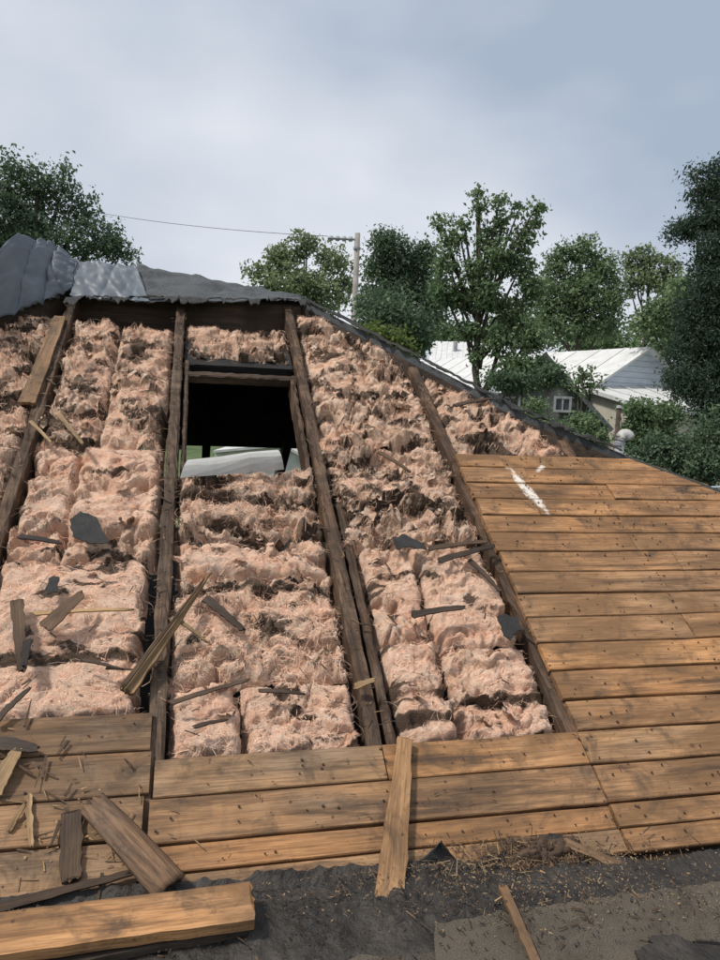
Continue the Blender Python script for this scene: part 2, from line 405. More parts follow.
wbar('hip_rafter', hp, .05, .17, DARKW); wbar('hip_rafter', lp, .05, .17, DARKW)
# the side slopes and the rear slope with a gap low down, as thick decks of dark boards
def slab(name, poly, t, mat, parent=house):
    v = [Vector(p) for p in poly]; nr = (v[1]-v[0]).cross(v[2]-v[0]).normalized()
    if nr.z < 0: nr = -nr
    n = len(v); V = v + [p - nr*t for p in v]
    f = [tuple(range(n)), tuple(range(n, 2*n))[::-1]] + [(i, i+n, (i+1) % n+n, (i+1) % n) for i in range(n)]
    return link(name, mesh(name, V, f), mat, parent)
back = lambda p: Vector((p.x, 2*YR-p.y, p.z))
hq = [P(u*D, v*D, .012) for u, v in HIP]; lq = [P(u*D, v*D, .012) for u, v in LHIP]
def strips(name, line, mat, out):
    """a hipped side slope: rings of boards between the front hip line and its mirror at the rear"""
    v, f = [], []
    for p in line:
        v += [p, back(p), p - Vector((0, 0, .05)), back(p) - Vector((0, 0, .05))]
    for i in range(len(line)-1):
        a = i*4; b = a+4; f += [(a, b, b+1, a+1), (a+2, a+3, b+3, b+2), (a, a+2, b+2, b), (a+1, b+1, b+3, a+3)]
    k = len(v)-4; f.append((k, k+2, k+3, k+1))
    return link(name, mesh(name, v, f), mat, house)
strips('side_slope', hq, SHING, 1); strips('side_slope', lq, SHING, -1)
# rear slope: closed above OPEN_Z, open between two heights, boarded below
A, B = lq[0], hq[0]
def rear(z, X): # point on the rear plane
    return Vector((X, 2*YR - (YR - (ZR-z)/math.tan(PITCH)), z))
OZ1, OZ0 = CAM[2]-.41, CAM[2]-.80
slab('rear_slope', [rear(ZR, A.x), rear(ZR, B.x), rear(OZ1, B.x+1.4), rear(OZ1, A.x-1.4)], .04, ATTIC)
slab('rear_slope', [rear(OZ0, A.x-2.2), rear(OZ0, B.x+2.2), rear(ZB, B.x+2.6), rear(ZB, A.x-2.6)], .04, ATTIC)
for X in (-1.9, -1.22, -.58, .10, .80, 1.5):
    p, q = rear(ZR-.08, X), rear(ZB, X)
    pts = [p, q] if A.x < X < B.x else [rear(ZR-.08-abs(X-(A.x if X < 0 else B.x))*.62, X), q]
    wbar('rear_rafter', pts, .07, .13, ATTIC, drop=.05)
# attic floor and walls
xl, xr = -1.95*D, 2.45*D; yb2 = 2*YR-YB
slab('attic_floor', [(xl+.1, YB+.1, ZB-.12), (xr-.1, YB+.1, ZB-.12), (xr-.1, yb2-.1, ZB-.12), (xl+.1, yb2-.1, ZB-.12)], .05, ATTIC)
for nm, b in (('front_wall', (xl+.2, xr-.2, YB+.14, YB+.28)), ('rear_wall', (xl+.2, xr-.2, yb2-.28, yb2-.14)), ('side_wall', (xl+.2, xl+.34, YB+.28, yb2-.28)), ('side_wall', (xr-.34, xr-.2, YB+.28, yb2-.28))):
    link(nm, mesh(nm, *box(*b, 0, ZB-.18)), CREAM, house)

# decking -------------------------------------------------------------
NAILS = []
def board(u0, u1, v0, v1, mat, hip=False, name='deck_board', dn=0.0, skew=0.0):
    """one deck board; u, v in units of D; hip: its right end is cut along the hip"""
    a, b = u0*D, u1*D; c, d = v0*D+rnd.uniform(.002, .0055), v1*D-rnd.uniform(.002, .0055)
    if hip:
        j = rnd.uniform(-.012, .018)
        b0, b1 = hip_u(v0)*D+.02+j, hip_u(v1)*D+.02+j
    else: b0 = b1 = b
    L = max(b0, b1)-a; cx = a; cy = (c+d)/2
    r = rnd.uniform(-.0015, .0015)
    npt = max(2, int(L/.16)); lo, hi = [], []
    for i in range(npt+1):
        s = i/npt; w1, w2 = rnd.gauss(0, .0009), rnd.gauss(0, .0009)
        lo.append(((b0-a)*s, c-cy+w1)); hi.append(((b1-a)*s, d-cy+w2))
    v, f = [], []; ch = .003
    z = lambda s: .0022*math.sin(3*s+a*7)+rnd.gauss(0, .0006)
    for (x0, y0), (x1, y1) in zip(lo, hi):
        q = z(x0)
        v += [(x0, y0, -TD), (x0, y0, q-ch), (x0, y0+ch, q), (x1, y1-ch, q), (x1, y1, q-ch), (x1, y1, -TD)]
    for i in range(npt):
        p = i*6; n = p+6; f += [(p+k, p+k+1, n+k+1, n+k)[::-1] for k in range(5)] + [(p+5, p, n, n+5)[::-1]]
    f += [(0, 1, 2, 3, 4, 5), tuple(range(npt*6, npt*6+6))[::-1]]
    M = ROOF @ Matrix.Translation((cx, cy, dn + rnd.uniform(-.004, .003))) @ Matrix.Rotation(r+skew, 4, 'Z')
    o = link(name, mesh(name, v, f), mat, house, M)
    for u in RV + [1.65]:
        for e in (.22, .5, .78):
            if u0 <= u*1.0 <= max(b0, b1)/D and rnd.random() < .78:
                NAILS.append((u*D+rnd.uniform(-.02, .02), c+(d-c)*e+rnd.uniform(-.008, .008), dn+.001))
    for k in range(int((u1-u0)*34)):
        if rnd.random() < .5: NAILS.append((rnd.uniform(a, min(b0, b1)), rnd.uniform(c+.012, d-.012), dn+.001))
    return o
# right hand field, row by row up to the bare hip
rows = [.400, .437, .476, .541, .602, .661, .722, .784, .847, .908, .969, 1.030, 1.090, 1.149, 1.208, 1.267, 1.326, 1.380]
jr = {3: 1.05, 5: 1.0, 7: .97, 9: 1.31, 10: 1.05, 11: .97, 13: .78, 14: 1.0, 15: .80, 16: .75}
for k in range(len(rows)-1):
    v0, v1 = rows[k], rows[k+1]
    if k == 0: continue
    e = rnd.uniform(-.004, .004)
    s = .634+e
    j = jr.get(k)
    if j and j < hip_u(v1)-.05:
        board(s, j-.0008, v0, v1, GOLD); board(j+.0008, 2, v0, v1, GOLD, hip=True)
    else: board(s, 2, v0, v1, GOLD, hip=True)
# middle field below the insulation
for k, (v0, v1) in enumerate([(.400, .437), (.437, .476), (.476, .541), (.541, .602)]):
    if k == 3: board(-.048, .292, v0, v1, BROWN); board(.2945, .630, v0, v1, GOLD)
    elif k == 2: board(-.052, .630, v0, v1, BROWN)
    elif k == 1: board(-.056, .628, v0, v1, GOLD)
    else: board(-.056, .628, v0, v1, BROWN)
board(.634, 2, .400, .437, GOLD, hip=True)
# left field reaches one row higher
lrows = [.385, .425, .485, .548, .618, .682]
for k in range(5):
    v0, v1 = lrows[k], lrows[k+1]
    e = -.052 - (.006 if k < 3 else 0)
    board(-1.0, e-rnd.uniform(0, .006), v0, v1, BROWN)
# nails
v, f = [], []
for (x, y, z) in NAILS:
    r = rnd.uniform(.0022, .0052); k = len(v)
    for q in range(6): v.append((x+r*math.cos(q*1.047), y+r*math.sin(q*1.047), z))
    for q in range(6): v.append((x+r*.8*math.cos(q*1.047), y+r*.8*math.sin(q*1.047), z+.0032))
    f += [(k+q, k+(q+1) % 6, k+6+(q+1) % 6, k+6+q) for q in range(6)] + [tuple(range(k+6, k+12))]
tag(link('nail_heads', mesh('nail_heads', v, f), RUST, house, ROOF), kind='stuff')
def blotch(name, pts, N, mat, parent=None, t=.0015, jag=.004, sub=5, M=ROOF):
    poly = []
    for i, p in enumerate(pts):
        q = pts[(i+1) % len(pts)]
        for k in range(sub):
            s = k/sub; j = jag if k else jag*.5
            poly.append((p[0]+(q[0]-p[0])*s+rnd.gauss(0, j), p[1]+(q[1]-p[1])*s+rnd.gauss(0, j)))
    n = len(poly); vv = [(a, b, N) for a, b in poly] + [(a, b, N+t) for a, b in poly]
    ff = [tuple(range(n, 2*n)), tuple(range(n))[::-1]] + [(i, (i+1) % n, (i+1) % n+n, i+n) for i in range(n)]
    me = mesh(name, vv, ff); return link(name, me, mat, parent, M)

# ------------------------------------------------------------------ insulation
SOOT_SHADE = {}
def batt_mesh(u0, u1, v0, v1, seed, style, base=-.035, res=.0065, clip=None):
    U0, U1, V0, V1 = u0*D, u1*D, v0*D, v1*D
    nu = max(8, int((U1-U0)/res)); nv = max(8, int((V1-V0)/res))
    x = np.linspace(0, 1, nu+1); y = np.linspace(0, 1, nv+1); X, Y = np.meshgrid(x, y)
    u = U0 + X*(U1-U0); v = V0 + Y*(V1-V0)
    ed = np.minimum(np.minimum(X, 1-X)*(U1-U0), np.minimum(Y, 1-Y)*(V1-V0))
    ed = ed + .018*fbm(u*9, v*9, 3, seed+50)
    e = np.clip(ed/.04, 0, 1); pil = np.sqrt(np.clip(1-(1-e)**2, 0, 1))
    w1 = fbm(u*5, v*5, 3, seed+1); w2 = fbm(u*5, v*5, 3, seed+2)
    a = u + .05*w1; b = v + .05*w2
    s0 = style['shred']; sh = np.clip(s0*(1.0 + 1.1*fbm(u*2.3, v*3.1, 3, seed+40)), .03, 1.15); fl_ = np.clip(.35+s0*1.1, .5, 1)
    big = fbm(a*2.6, b*3.8, 3, seed+3)
    rid = 1-np.abs(fbm(a*4.5, b*9, 3, seed+4)); bil = np.abs(fbm(a*5.5, b*10, 4, seed+6))
    h = (.022+.03*sh)*big - .020*np.abs(fbm(a*10, b*14, 3, seed+33)) + sh*(.085*(rid-.7)) - (.02+.095*sh)*np.clip(.24-bil, 0, 1)*2.4
    # peeled layers: terraces with cliffs
    st = .034; tt = (h + .016*fbm(a*5, b*9, 3, seed+8))/st; fl = np.floor(tt); fr = tt-fl
    ter = (fl + np.clip((fr-.38)/.16, 0, 1))*st
    h = h*(1-.8*np.minimum(sh, 1)) + ter*.8*np.minimum(sh, 1)
    # holes and rips
    rip = np.clip(fbm(a*3.4, b*6.5, 4, seed+11)-style.get('rip', .55), 0, 1)
    h -= np.clip(rip*.40, 0, .11)
    h += (.004+.008*sh)*fbm(a*22, b*34, 4, seed+14, .6) + .0025*fbm(a*85, b*85, 2, seed+17)
    for (ca, cb, dep, wd, ori) in style.get('seams', []):     # pressed-in seams
        t = np.abs((u/D-ca) if ori == 'v' else (v/D-cb))*D + .012*fbm(u*8, v*8, 2, seed+21)
        h -= dep*np.exp(-(t/wd)**2)
    N = base + h*fl_*(.35+.65*pil) - .10*(1-pil)
    du = .012*sh*fbm(u*16, v*16, 3, seed+30); dv = .026*sh*fbm(u*11, v*16, 3, seed+31)
    uu, vv = u+du*pil, v+dv*pil
    if clip is not None: N = np.where(clip(u/D, v/D), N, -.16)
    N = np.minimum(N, .055)
    V = np.stack([uu-(U0+U1)/2, vv-V0, N], -1).reshape(-1, 3)
    i = np.arange(nv)[:, None]*(nu+1) + np.arange(nu)[None, :]
    Q = np.stack([i, i+1, i+nu+2, i+nu+1], -1).reshape(-1, 4)
    soot = np.clip((.55*fbm(u*2.6, v*5.2, 3, seed+60, .6)+.75*fbm(a*6, b*13, 4, seed+62, .6)-style.get('soot', .45))*2.8, 0, 1)  # soot marks together with the dark of small crevices, painted by noise
    for (ca, cb, dep, wd, ori) in style.get('seams', []):
        if ori == 'h': soot = np.maximum(soot, np.clip(1.5*np.exp(-((v/D-cb-.008+.010*fbm(u*9, v*4, 3, seed+64))/.012)**2)*(.75+.6*fbm(u*7, v*3, 2, seed+66)), 0, 1))
    SOOT_SHADE[seed] = soot.reshape(-1).astype(np.float32)
    if clip is not None:
        ok = clip(u/D, v/D).reshape(-1); Q = Q[ok[Q].any(1)]
    return V, Q, nu, nv
def strands(V, nu, nv, seed, count, soot_shade_v=None, lo=.015, hi=.085, wid=.0007, lift=.008):
    r = np.random.RandomState(seed); G = V.reshape(nv+1, nu+1, 3)
    I = r.randint(2, nv-1, count); J = r.randint(2, nu-1, count)
    if soot_shade_v is not None:
        g_ = soot_shade_v.reshape(nv+1, nu+1); mv = g_[I, J] > .3; I2 = r.randint(2, nv-1, count); J2 = r.randint(2, nu-1, count); I = np.where(mv, I2, I); J = np.where(mv, J2, J)
        mv = (g_[I, J] > .3) & (r.rand(count) < .8); I = np.where(mv, 1, I); J = np.where(mv, 1, J)
    p = G[I, J]; th = r.randn(count)*.9 + np.where(r.rand(count) < .25, 1.5, 0); d = np.stack([np.cos(th), np.sin(th)], 1)*np.where(r.rand(count) < .5, -1, 1)[:, None]
    L = lo + (hi-lo)*r.rand(count)**2.2
    k = 6; vs = []
    cur = r.randn(count)*1.6; zl = np.abs(r.randn(count))*lift*.55 + .003
    resu = (G[0, -1, 0]-G[0, 0, 0])/nu; resv = (G[-1, 0, 1]-G[0, 0, 1])/nv
    for s in range(k):
        t = s/(k-1); ang = cur*t; c, sn = np.cos(ang), np.sin(ang)
        dx = (d[:, 0]*c - d[:, 1]*sn)*L*t; dy = (d[:, 0]*sn + d[:, 1]*c)*L*t
        q = p[:, :2] + np.stack([dx, dy], 1)
        jj = np.clip(((q[:, 0]-G[0, 0, 0])/max(resu, 1e-6)).astype(int), 0, nu); ii = np.clip(((q[:, 1]-G[0, 0, 1])/max(resv, 1e-6)).astype(int), 0, nv)
        z = np.maximum(G[ii, jj, 2], p[:, 2]-.02) + .001 + zl*math.sin(math.pi*min(1, t*.9)) + (zl*t*.6)
        wv = wid*(1.1-.8*t)*(.6+r.rand(count)*.9)
        nx, ny = -d[:, 1], d[:, 0]
        vs.append(np.stack([q[:, 0]-nx*wv, q[:, 1]-ny*wv, z], 1)); vs.append(np.stack([q[:, 0]+nx*wv, q[:, 1]+ny*wv, z+wv*.4], 1))
    A = np.stack(vs, 1).reshape(-1, 3); base = np.arange(count)[:, None]*2*k
    Q = np.concatenate([base + np.array([[2*s, 2*s+1, 2*s+3, 2*s+2]]) for s in range(k-1)])
    return A, Q
def flaps(V, nu, nv, seed, count, size=.05):
    """curled rags of wool torn out of the batt"""
    r = np.random.RandomState(seed); G = V.reshape(nv+1, nu+1, 3); n = 9; VV, QQ = [], []
    for c in range(count):
        i, j = r.randint(3, nv-2), r.randint(3, nu-2); p = G[i, j]; s = size*(.4+r.rand()*1.1); th = r.rand()*6.28; cu = r.uniform(1.2, 3.4); asp = r.uniform(.35, .9)
        x = np.linspace(0, 1, n); y = np.linspace(-.5, .5, n); X, Y = np.meshgrid(x, y)
        wid = (1-.55*X**2)*(1+.35*fbm(X*3, Y*3, 2, seed+c)); Yw = Y*wid*asp
        ang = cu*X; rx = np.sin(ang)/cu; rz = (1-np.cos(ang))/cu*.8
        lx = s*rx + s*.09*fbm(X*4, Y*4, 3, seed+c+7); ly = s*Yw + s*.1*fbm(X*4, Y*4, 3, seed+c+9); lz = s*rz*.8 + s*.16*fbm(X*3, Y*3, 3, seed+c+11) - .006
        q = np.stack([p[0]+lx*np.cos(th)-ly*np.sin(th), p[1]+lx*np.sin(th)+ly*np.cos(th), p[2]+lz], -1).reshape(-1, 3)
        ii = np.arange(n-1)[:, None]*n + np.arange(n-1)[None, :]
        QQ.append(np.stack([ii, ii+1, ii+n+1, ii+n], -1).reshape(-1, 4) + len(VV)*n*n); VV.append(q)
    return np.concatenate(VV), np.concatenate(QQ)
def batt(label, u0, u1, v0, v1, seed, mat, sh=.5, rip=.55, seams=(), base=-.035, res=.0065, clip=None, ns=1500, nf=None, fs=.075, soot=.42):
    V, Q, nu, nv = batt_mesh(u0, u1, v0, v1, seed, dict(shred=sh, rip=rip, seams=seams, soot=soot), base, res, clip)
    M = ROOF @ Matrix.Translation(((u0+u1)/2*D, v0*D, 0))
    nf = nf*.5 if nf is not None else 3 + 16*sh*sh
    me = quads('insulation_batt', V, Q); at_ = me.attributes.new('soot', 'FLOAT', 'POINT'); at_.data.foreach_set('value', SOOT_SHADE[seed])
    o = link('insulation_batt', me, mat, None, M)
    tag(o, label, 'insulation', 'torn pink insulation batts between the rafters')
    area = (u1-u0)*(v1-v0)*D*D
    if clip is not None:
        G = V.copy(); bad = V[:, 2] < -.15
    n = int(ns*area/.5*1.6*(.55 if sh < .46 else 1.9))
    A, q = strands(V, nu, nv, seed+5, n, SOOT_SHADE[seed])
    if clip is not None: ok = (A.reshape(-1, 12, 3)[:, :, 2].min(1) > -.13); q = q.reshape(5, n, 4)[:, ok].reshape(-1, 4)
    tag(link('loose_fibres', quads('loose_fibres', A, q), FIBRE, o, M), kind='stuff')
    c = max(4, int(nf*area/.5*2)); A, q = flaps(V, nu, nv, seed+9, c, fs)
    if clip is not None: ok = A.reshape(c, 81, 3)[:, :, 2].min(1) > -.12; q = q.reshape(c, 64, 4)[ok].reshape(-1, 4)
    if len(q): tag(link('torn_tufts', quads('torn_tufts', A, q), mat, o, M), kind='stuff')
    return o
hw = .0185
vy = lambda x, y: px(x, y)[1]/D
vclipL = lambda u, v: v < np.interp(-u, [-p[0] for p in LHIP], [p[1] for p in LHIP]) - .03
vclipR = lambda u, v: v < np.interp(u, [p[0] for p in HIP], [p[1] for p in HIP]) - .028
HB, HT = vy(245, 462), px(245, 379, -.06)[1]/D         # the opening
R1, R2, R3, R4, R5 = RV[1:6]
batt('pink batt at the far left edge beside the leftmost rafter, low part', -.70+hw, R1-hw, .70, 1.11, 101, WOOL_P, .35)
batt('tan torn batt left of the leftmost rafter, middle part', -.70+hw, R1-hw, 1.11, 1.55, 102, WOOL_T, .6, soot=0.22)
batt('ragged brown batt under the grey sheet at the upper left corner', -.70+hw, R1-hw, 1.55, 2.02, 103, WOOL_D, .8, clip=vclipL, res=.008, soot=-0.06)
batt('smooth pink batt above the left boards, strewn with dark wood shards', R1+hw-.0, R2-hw-.012, .69, 1.035, 104, WOOL_P, .22, rip=.75, seams=[(0, .80, .02, .012, 'h')])
mid = (R1+R2)/2-.02
batt('pink batt with black felt scrap, between leftmost and second rafter', R1+hw, R2-hw, 1.04, 1.40, 105, WOOL_P, .42, seams=[(mid-.02, 0, .05, .012, 'v')], soot=0.3)
batt('shredded tan batt with sooty patch, upper bay between leftmost and second rafter', R1+hw, mid+.01, 1.40, 2.0, 106, WOOL_T, .75, res=.008, nf=26, soot=-0.06)
batt('shredded pink batt left of the opening, along the second rafter', mid+.012, R2-hw, 1.40, 1.99, 107, WOOL_T, .7, res=.008, nf=26, soot=0.08)
batt('narrow clump of batt wedged above the dark opening', R2+hw, R3-hw, vy(245, 353), vy(245, 322), 108, WOOL_D, .8, base=-.04, res=.008, soot=0.02)
batt('brown torn batt directly below the dark opening', R2+hw, R3-hw, vy(250, 527), HB, 109, WOOL_D, .6, seams=[(0, 1.2, .03, .012, 'h')], base=-.03, soot=0.02)
batt('thin pink roll edge across the bay under the opening', R2+hw, R3-hw, vy(250, 568), vy(250, 534), 110, WOOL_P, .3, base=-.02)
batt('dirty tan batt with long fibres under the pale splintered lath', R2+hw, R3-hw, vy(250, 672), vy(250, 568), 111, WOOL_T, .5, seams=[(0, .95, .03, .01, 'h')], ns=1800, base=-.035, soot=0.3)
cm = (R2+R3)/2-.04
batt('clean pink batt above the front boards, left of the middle seam', R2+hw, cm, .607, vy(250, 672), 112, WOOL_P, .32, base=-.03)
batt('clean pink batt above the front boards, right of the middle seam', cm+.003, R3-hw, .607, vy(250, 675), 113, WOOL_P, .32, base=-.03)
batt('big shredded batt right of the opening, upper half under the hip', R3+hw, R4-hw, 1.42, 2.14, 114, WOOL_T, .85, clip=vclipR, res=.008, nf=40, ns=1200, soot=0.0)
batt('charred shredded batt in the middle of the third bay', R3+hw, R4-hw, 1.07, 1.42, 115, WOOL_D, .85, rip=.42, nf=34, ns=1000, soot=-0.06)
c2 = .447
batt('pink batt leaning into its neighbour beside the doubled rafter', R3+hw+.03, c2, .82, 1.06, 116, WOOL_P, .4, base=-.025)
batt('pink batt with two sooty bands beside the doubled rafter', R3+hw+.03, c2-.006, .607, .815, 117, WOOL_P, .3, seams=[(0, .70, .035, .014, 'h'), (0, .645, .02, .014, 'h')], base=-.025)
batt('puffed pink batt against the rafter at the decking edge, upper one', c2+.004, R4-hw, .80, 1.07, 118, WOOL_P, .45, base=-.025)
batt('puffed pink batt against the rafter at the decking edge, lower one', c2-.001, R4-hw, .607, .795, 119, WOOL_P, .4, seams=[(0, .675, .035, .014, 'h')], base=-.025)
batt('pale torn batt in the last bay just above the golden decking', R4+hw, R5-hw, 1.385, 1.86, 120, WOOL_T, .7, clip=vclipR, res=.008, nf=30, soot=0.0)

# header over the opening, and dark blocking
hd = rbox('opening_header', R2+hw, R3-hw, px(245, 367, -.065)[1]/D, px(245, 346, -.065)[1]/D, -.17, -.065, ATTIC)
rough_bar('opening_batten', (R3-R2-2*hw)*D, .045, .05, SHARD, ROOF @ Matrix.Translation(((R2+hw)*D, (HT+.011)*D, -.05)), house, 41, .002, ax=0)
rbox('ridge_blocking', R1+hw, R2-hw, 2.03, 2.13, -.20, -.16, DARKW); rbox('ridge_blocking', R2+hw, R3-hw, 2.06, 2.13, -.20, -.16, DARKW)
rough_bar('opening_sill', (R3-R2-2*hw)*D, .05, .05, RAFT, ROOF @ Matrix.Translation(((R2+hw)*D, (HB-.01)*D, -.09)), house, 42, .004, ax=0)

# curled white panel lying in the opening
def grid_sheet(name, fn, nu, nv, t, mat, label=None, cat=None, parent=None, group=None, smooth=True, M=None):
    G = np.array([[fn(i/nu, j/nv) for i in range(nu+1)] for j in range(nv+1)])
    V = G.reshape(-1, 3); n = len(V)
    e1 = np.gradient(G, axis=1); e2 = np.gradient(G, axis=0); nr = np.cross(e1, e2); nr /= np.linalg.norm(nr, axis=-1, keepdims=True)+1e-9
    V = np.concatenate([V, (G-nr*t).reshape(-1, 3)])
    i = np.arange(nv)[:, None]*(nu+1)+np.arange(nu)[None, :]; Q = np.stack([i, i+1, i+nu+2, i+nu+1], -1).reshape(-1, 4)
    rim = list(range(nu+1)) + [j*(nu+1)+nu for j in range(1, nv+1)] + [nv*(nu+1)+k for k in range(nu-1, -1, -1)] + [j*(nu+1) for j in range(nv-1, 0, -1)]
    R = np.array([[rim[k], rim[(k+1) % len(rim)], rim[(k+1) % len(rim)]+n, rim[k]+n] for k in range(len(rim))])
    Q = np.concatenate([Q, Q[:, ::-1]+n, R[:, ::-1]])
    o = link(name, quads(name, V, Q, smooth), mat, parent, M)
    if label: tag(o, label, cat, group)
    return o
p00, p10 = RP(180, 478, -.01), RP(284, 470, -.01)
p01, p11 = RP(188, 460, .03), RP(278, 449, .06)
def panel(s, t):
    a = Vector(p00).lerp(Vector(p10), s); b = Vector(p01).lerp(Vector(p11), s)
    p = a.lerp(b, t); p += P(0, 0, .028*math.sin(math.pi*t)*(.4+.6*s)) - P(0, 0, 0)
    return (p.x, p.y, p.z+.006*math.sin(9*s+3*t))
grid_sheet('curled_panel', panel, 3, 4, .004, VINYL, 'folded dusty white panel lying across the foot of the opening', 'panel', smooth=False)

# ------------------------------------------------------------------ membrane sheets at the ridge
def quad_sheet(name, c, mat, label, seed, amp=.03, nu=40, nv=22, bow=.0, creases=()):
    """four world corners (bl, br, tr, tl) spanned by a crumpled sheet"""
    c = [Vector(p) for p in c]; nr = (c[1]-c[0]).cross(c[3]-c[0]).normalized()
    def fn(s, t):
        p = c[0].lerp(c[1], s).lerp(c[3].lerp(c[2], s), t)
        k = amp*1.6*(abs(float(pn(2.6*s+1.0*t, 1.6*t-s, seed)))+.7*abs(float(pn(3*t-2*s, 5*s+t, seed+1)))+.45*abs(float(pn(6*s+4*t, 5*t, seed+2)))-.5) + bow*math.sin(math.pi*t)*math.sin(math.pi*min(1, s*1.2+.1)) - .9*amp*math.exp(-abs(s-.35-.3*t)/.03) + 1.1*amp*math.exp(-abs(s-.7+.35*t)/.04) + .8*amp*math.exp(-abs(t-.5-.4*s)/.08)
        for (s0, sl, dep, w) in creases: k -= dep*math.exp(-((s-s0-sl*t)/w)**2)
        e = .012*float(fbm(s*9, .3, 3, seed+9))*(1 if t in (0, 1) else .0)
        return tuple(p + nr*k + Vector((0, 0, e)))
    return grid_sheet(name, fn, nu, nv, .004, mat, label, 'roofing sheet', smooth=nu > 20)
def lift(x, y, N, Yoff=0): # pixel on a vertical plane at world y
    r = wray(x, y); t = (Yoff - CAM[1])/r[1]; return Vector(CAM + t*r)
quad_sheet('roofing_membrane', [RP(-60, 330, .05), RP(72, 288, .03), lift(76, 260, 0, YR+.10), lift(-70, 262, 0, YR-.7)], MEMB,
           'large grey membrane folded back over the left hip in front of trees', 5, .05, bow=.0) if False else None
tl = [lift(-45, 285, 0, YR-.75), lift(18, 233, 0, YR-.25), lift(50, 239, 0, YR-.02), lift(78, 262, 0, YR+.08)]
bl = [RP(-45, 338, .03), RP(18, 310, .03), RP(46, 299, .03), RP(73, 288, .03)]
def memb(s, t):
    k = s*3; i = min(2, int(k)); q = k-i
    a = bl[i].lerp(bl[i+1], q); b = tl[i].lerp(tl[i+1], q); p = a.lerp(b, t)
    n = Vector((-.25, -.8, .5))
    d = .03*math.sin(math.pi*t) - .03*math.exp(-abs(s-.30-.2*t)/.025) - .022*math.exp(-abs(t-.42+.5*(s-.5))/.05) - .025*math.exp(-abs(s-.86+.25*t)/.02) + .02*math.exp(-abs(t-.75-.3*(s-.4))/.05) + .026*(abs(float(pn(3*s+1.5*t, 2.2*t-s, 63)))+.7*abs(float(pn(4*t-2*s, 3*s+t, 64)))+.45*abs(float(pn(8*s+5*t, 7*t, 65)))-.5)
    d -= .04*math.exp(-abs(s-.60-.13*t)/.02)
    return tuple(p + n*d + Vector((0, 0, .012*float(fbm(s*8, 2.2, 3, 67)))))
grid_sheet('roofing_membrane', memb, 80, 40, .004, MEMB, 'large grey membrane sheet bulging over the left hip in front of trees', 'roofing sheet')
quad_sheet('roofing_membrane', [RP(70, 297, .02), RP(150, 302, .03), lift(136, 266, 0, YR+.12), lift(76, 260, 0, YR+.1)], MEMB,
           'crumpled grey membrane flap at the left end of the ridge', 15, .012, nu=60, nv=30)
quad_sheet('roofing_membrane', [RP(134, 302, .02), RP(304, 301, .02), lift(300, 296, 0, YR+.15), lift(137, 265, 0, YR+.2)], SHING,
           'flat dark grey roofing flap tapering along the ridge to the right', 25, .012)
# ragged black felt edge hanging over the ridge
def ragged(name, p0, p1, h, seed, label, mat=FELT, n=150, out=.02):
    def fn(s, t):
        p = Vector(p0).lerp(Vector(p1), s); hh = h*max(.12, .35+.8*float(fbm(s*9, 1.7, 5, seed, .65)) + .3*float(pn(s*3, .5, seed+2)))
        d = P(0, -hh*t, out*math.sin(t*2.2)*(.4+.6*abs(float(pn(s*4, 7.7, seed+6)))) + .006*float(fbm(s*9, t*2, 3, seed+5))) - P(0, 0, 0)
        return tuple(p + d)
    return grid_sheet(name, fn, n, 5, .003, mat, label, 'roofing felt')
ragged('torn_felt_edge', RP(66, 297, .03), RP(190, 297, .03), .13, 71, 'ragged black felt edge hanging below the ridge, left half')
ragged('torn_felt_edge', RP(186, 298, .032), RP(306, 300, .035), .12, 73, 'ragged black felt edge hanging below the ridge, right half')
pth = [P(u*D, v*D, .02) for u, v in HIP[:4]]
def hipedge(s, t):
    k = s*3; i = min(2, int(k)); p = pth[i].lerp(pth[i+1], k-i)
    w = .05*(.4+.8*abs(float(fbm(s*22, .7, 3, 91)))); d = (pth[3]-pth[0]).normalized(); side = d.cross(Vector((0, -sp, cp))).normalized()
    q = p + side*(t*w-.02) ; q += P(0, 0, .012*math.sin(t*2.5) + .012*float(fbm(s*20, t*2, 3, 95))) - P(0, 0, 0)
    return tuple(q)
grid_sheet('torn_felt_edge', hipedge, 130, 4, .004, FELT, 'ragged black felt strip running down the right hip', 'roofing felt')
lth = [P(u*D, v*D, .015) for u, v in LHIP[:3]]
def lhipedge(s, t):
    k = s*2; i = min(1, int(k)); p = lth[i].lerp(lth[i+1], k-i); w = .10*(.5+.7*abs(float(fbm(s*12, .7, 3, 93))))
    d = (lth[2]-lth[0]).normalized(); side = d.cross(Vector((0, -sp, cp))).normalized()
    return tuple(p - side*(t*w-.02) + (P(0, 0, .012*float(fbm(s*12, t*2, 3, 97))) - P(0, 0, 0)))
grid_sheet('torn_felt_edge', lhipedge, 60, 4, .004, FELT, 'ragged black felt strip under the bulging grey membrane', 'roofing felt')

# ------------------------------------------------------------------ porch roof in front
porch = empty('porch_roof', PW(0, 1.6)); porch.matrix_basis.translation.z = 0; WM[porch.name] = Matrix.Translation((PW(0, 1.6).x, PW(0, 1.6).y, 0)); porch.matrix_basis = WM[porch.name]
tag(porch, 'low porch roof of black bitumen and worn roll roofing in the foreground', 'roof')
link('roof_deck', mesh('roof_deck', *box(-4.4, 4.9, -3.4, .06, -.14, -.03)), DARKW, porch, PORCH)
for X in (-4.2, -1.4, 1.6, 4.6):
    b = PW(X, 3.2); link('post', mesh('post', *box(X-.06, X+.06, b.y-.06, b.y+.06, 0, b.z-.13)), CREAM, porch)
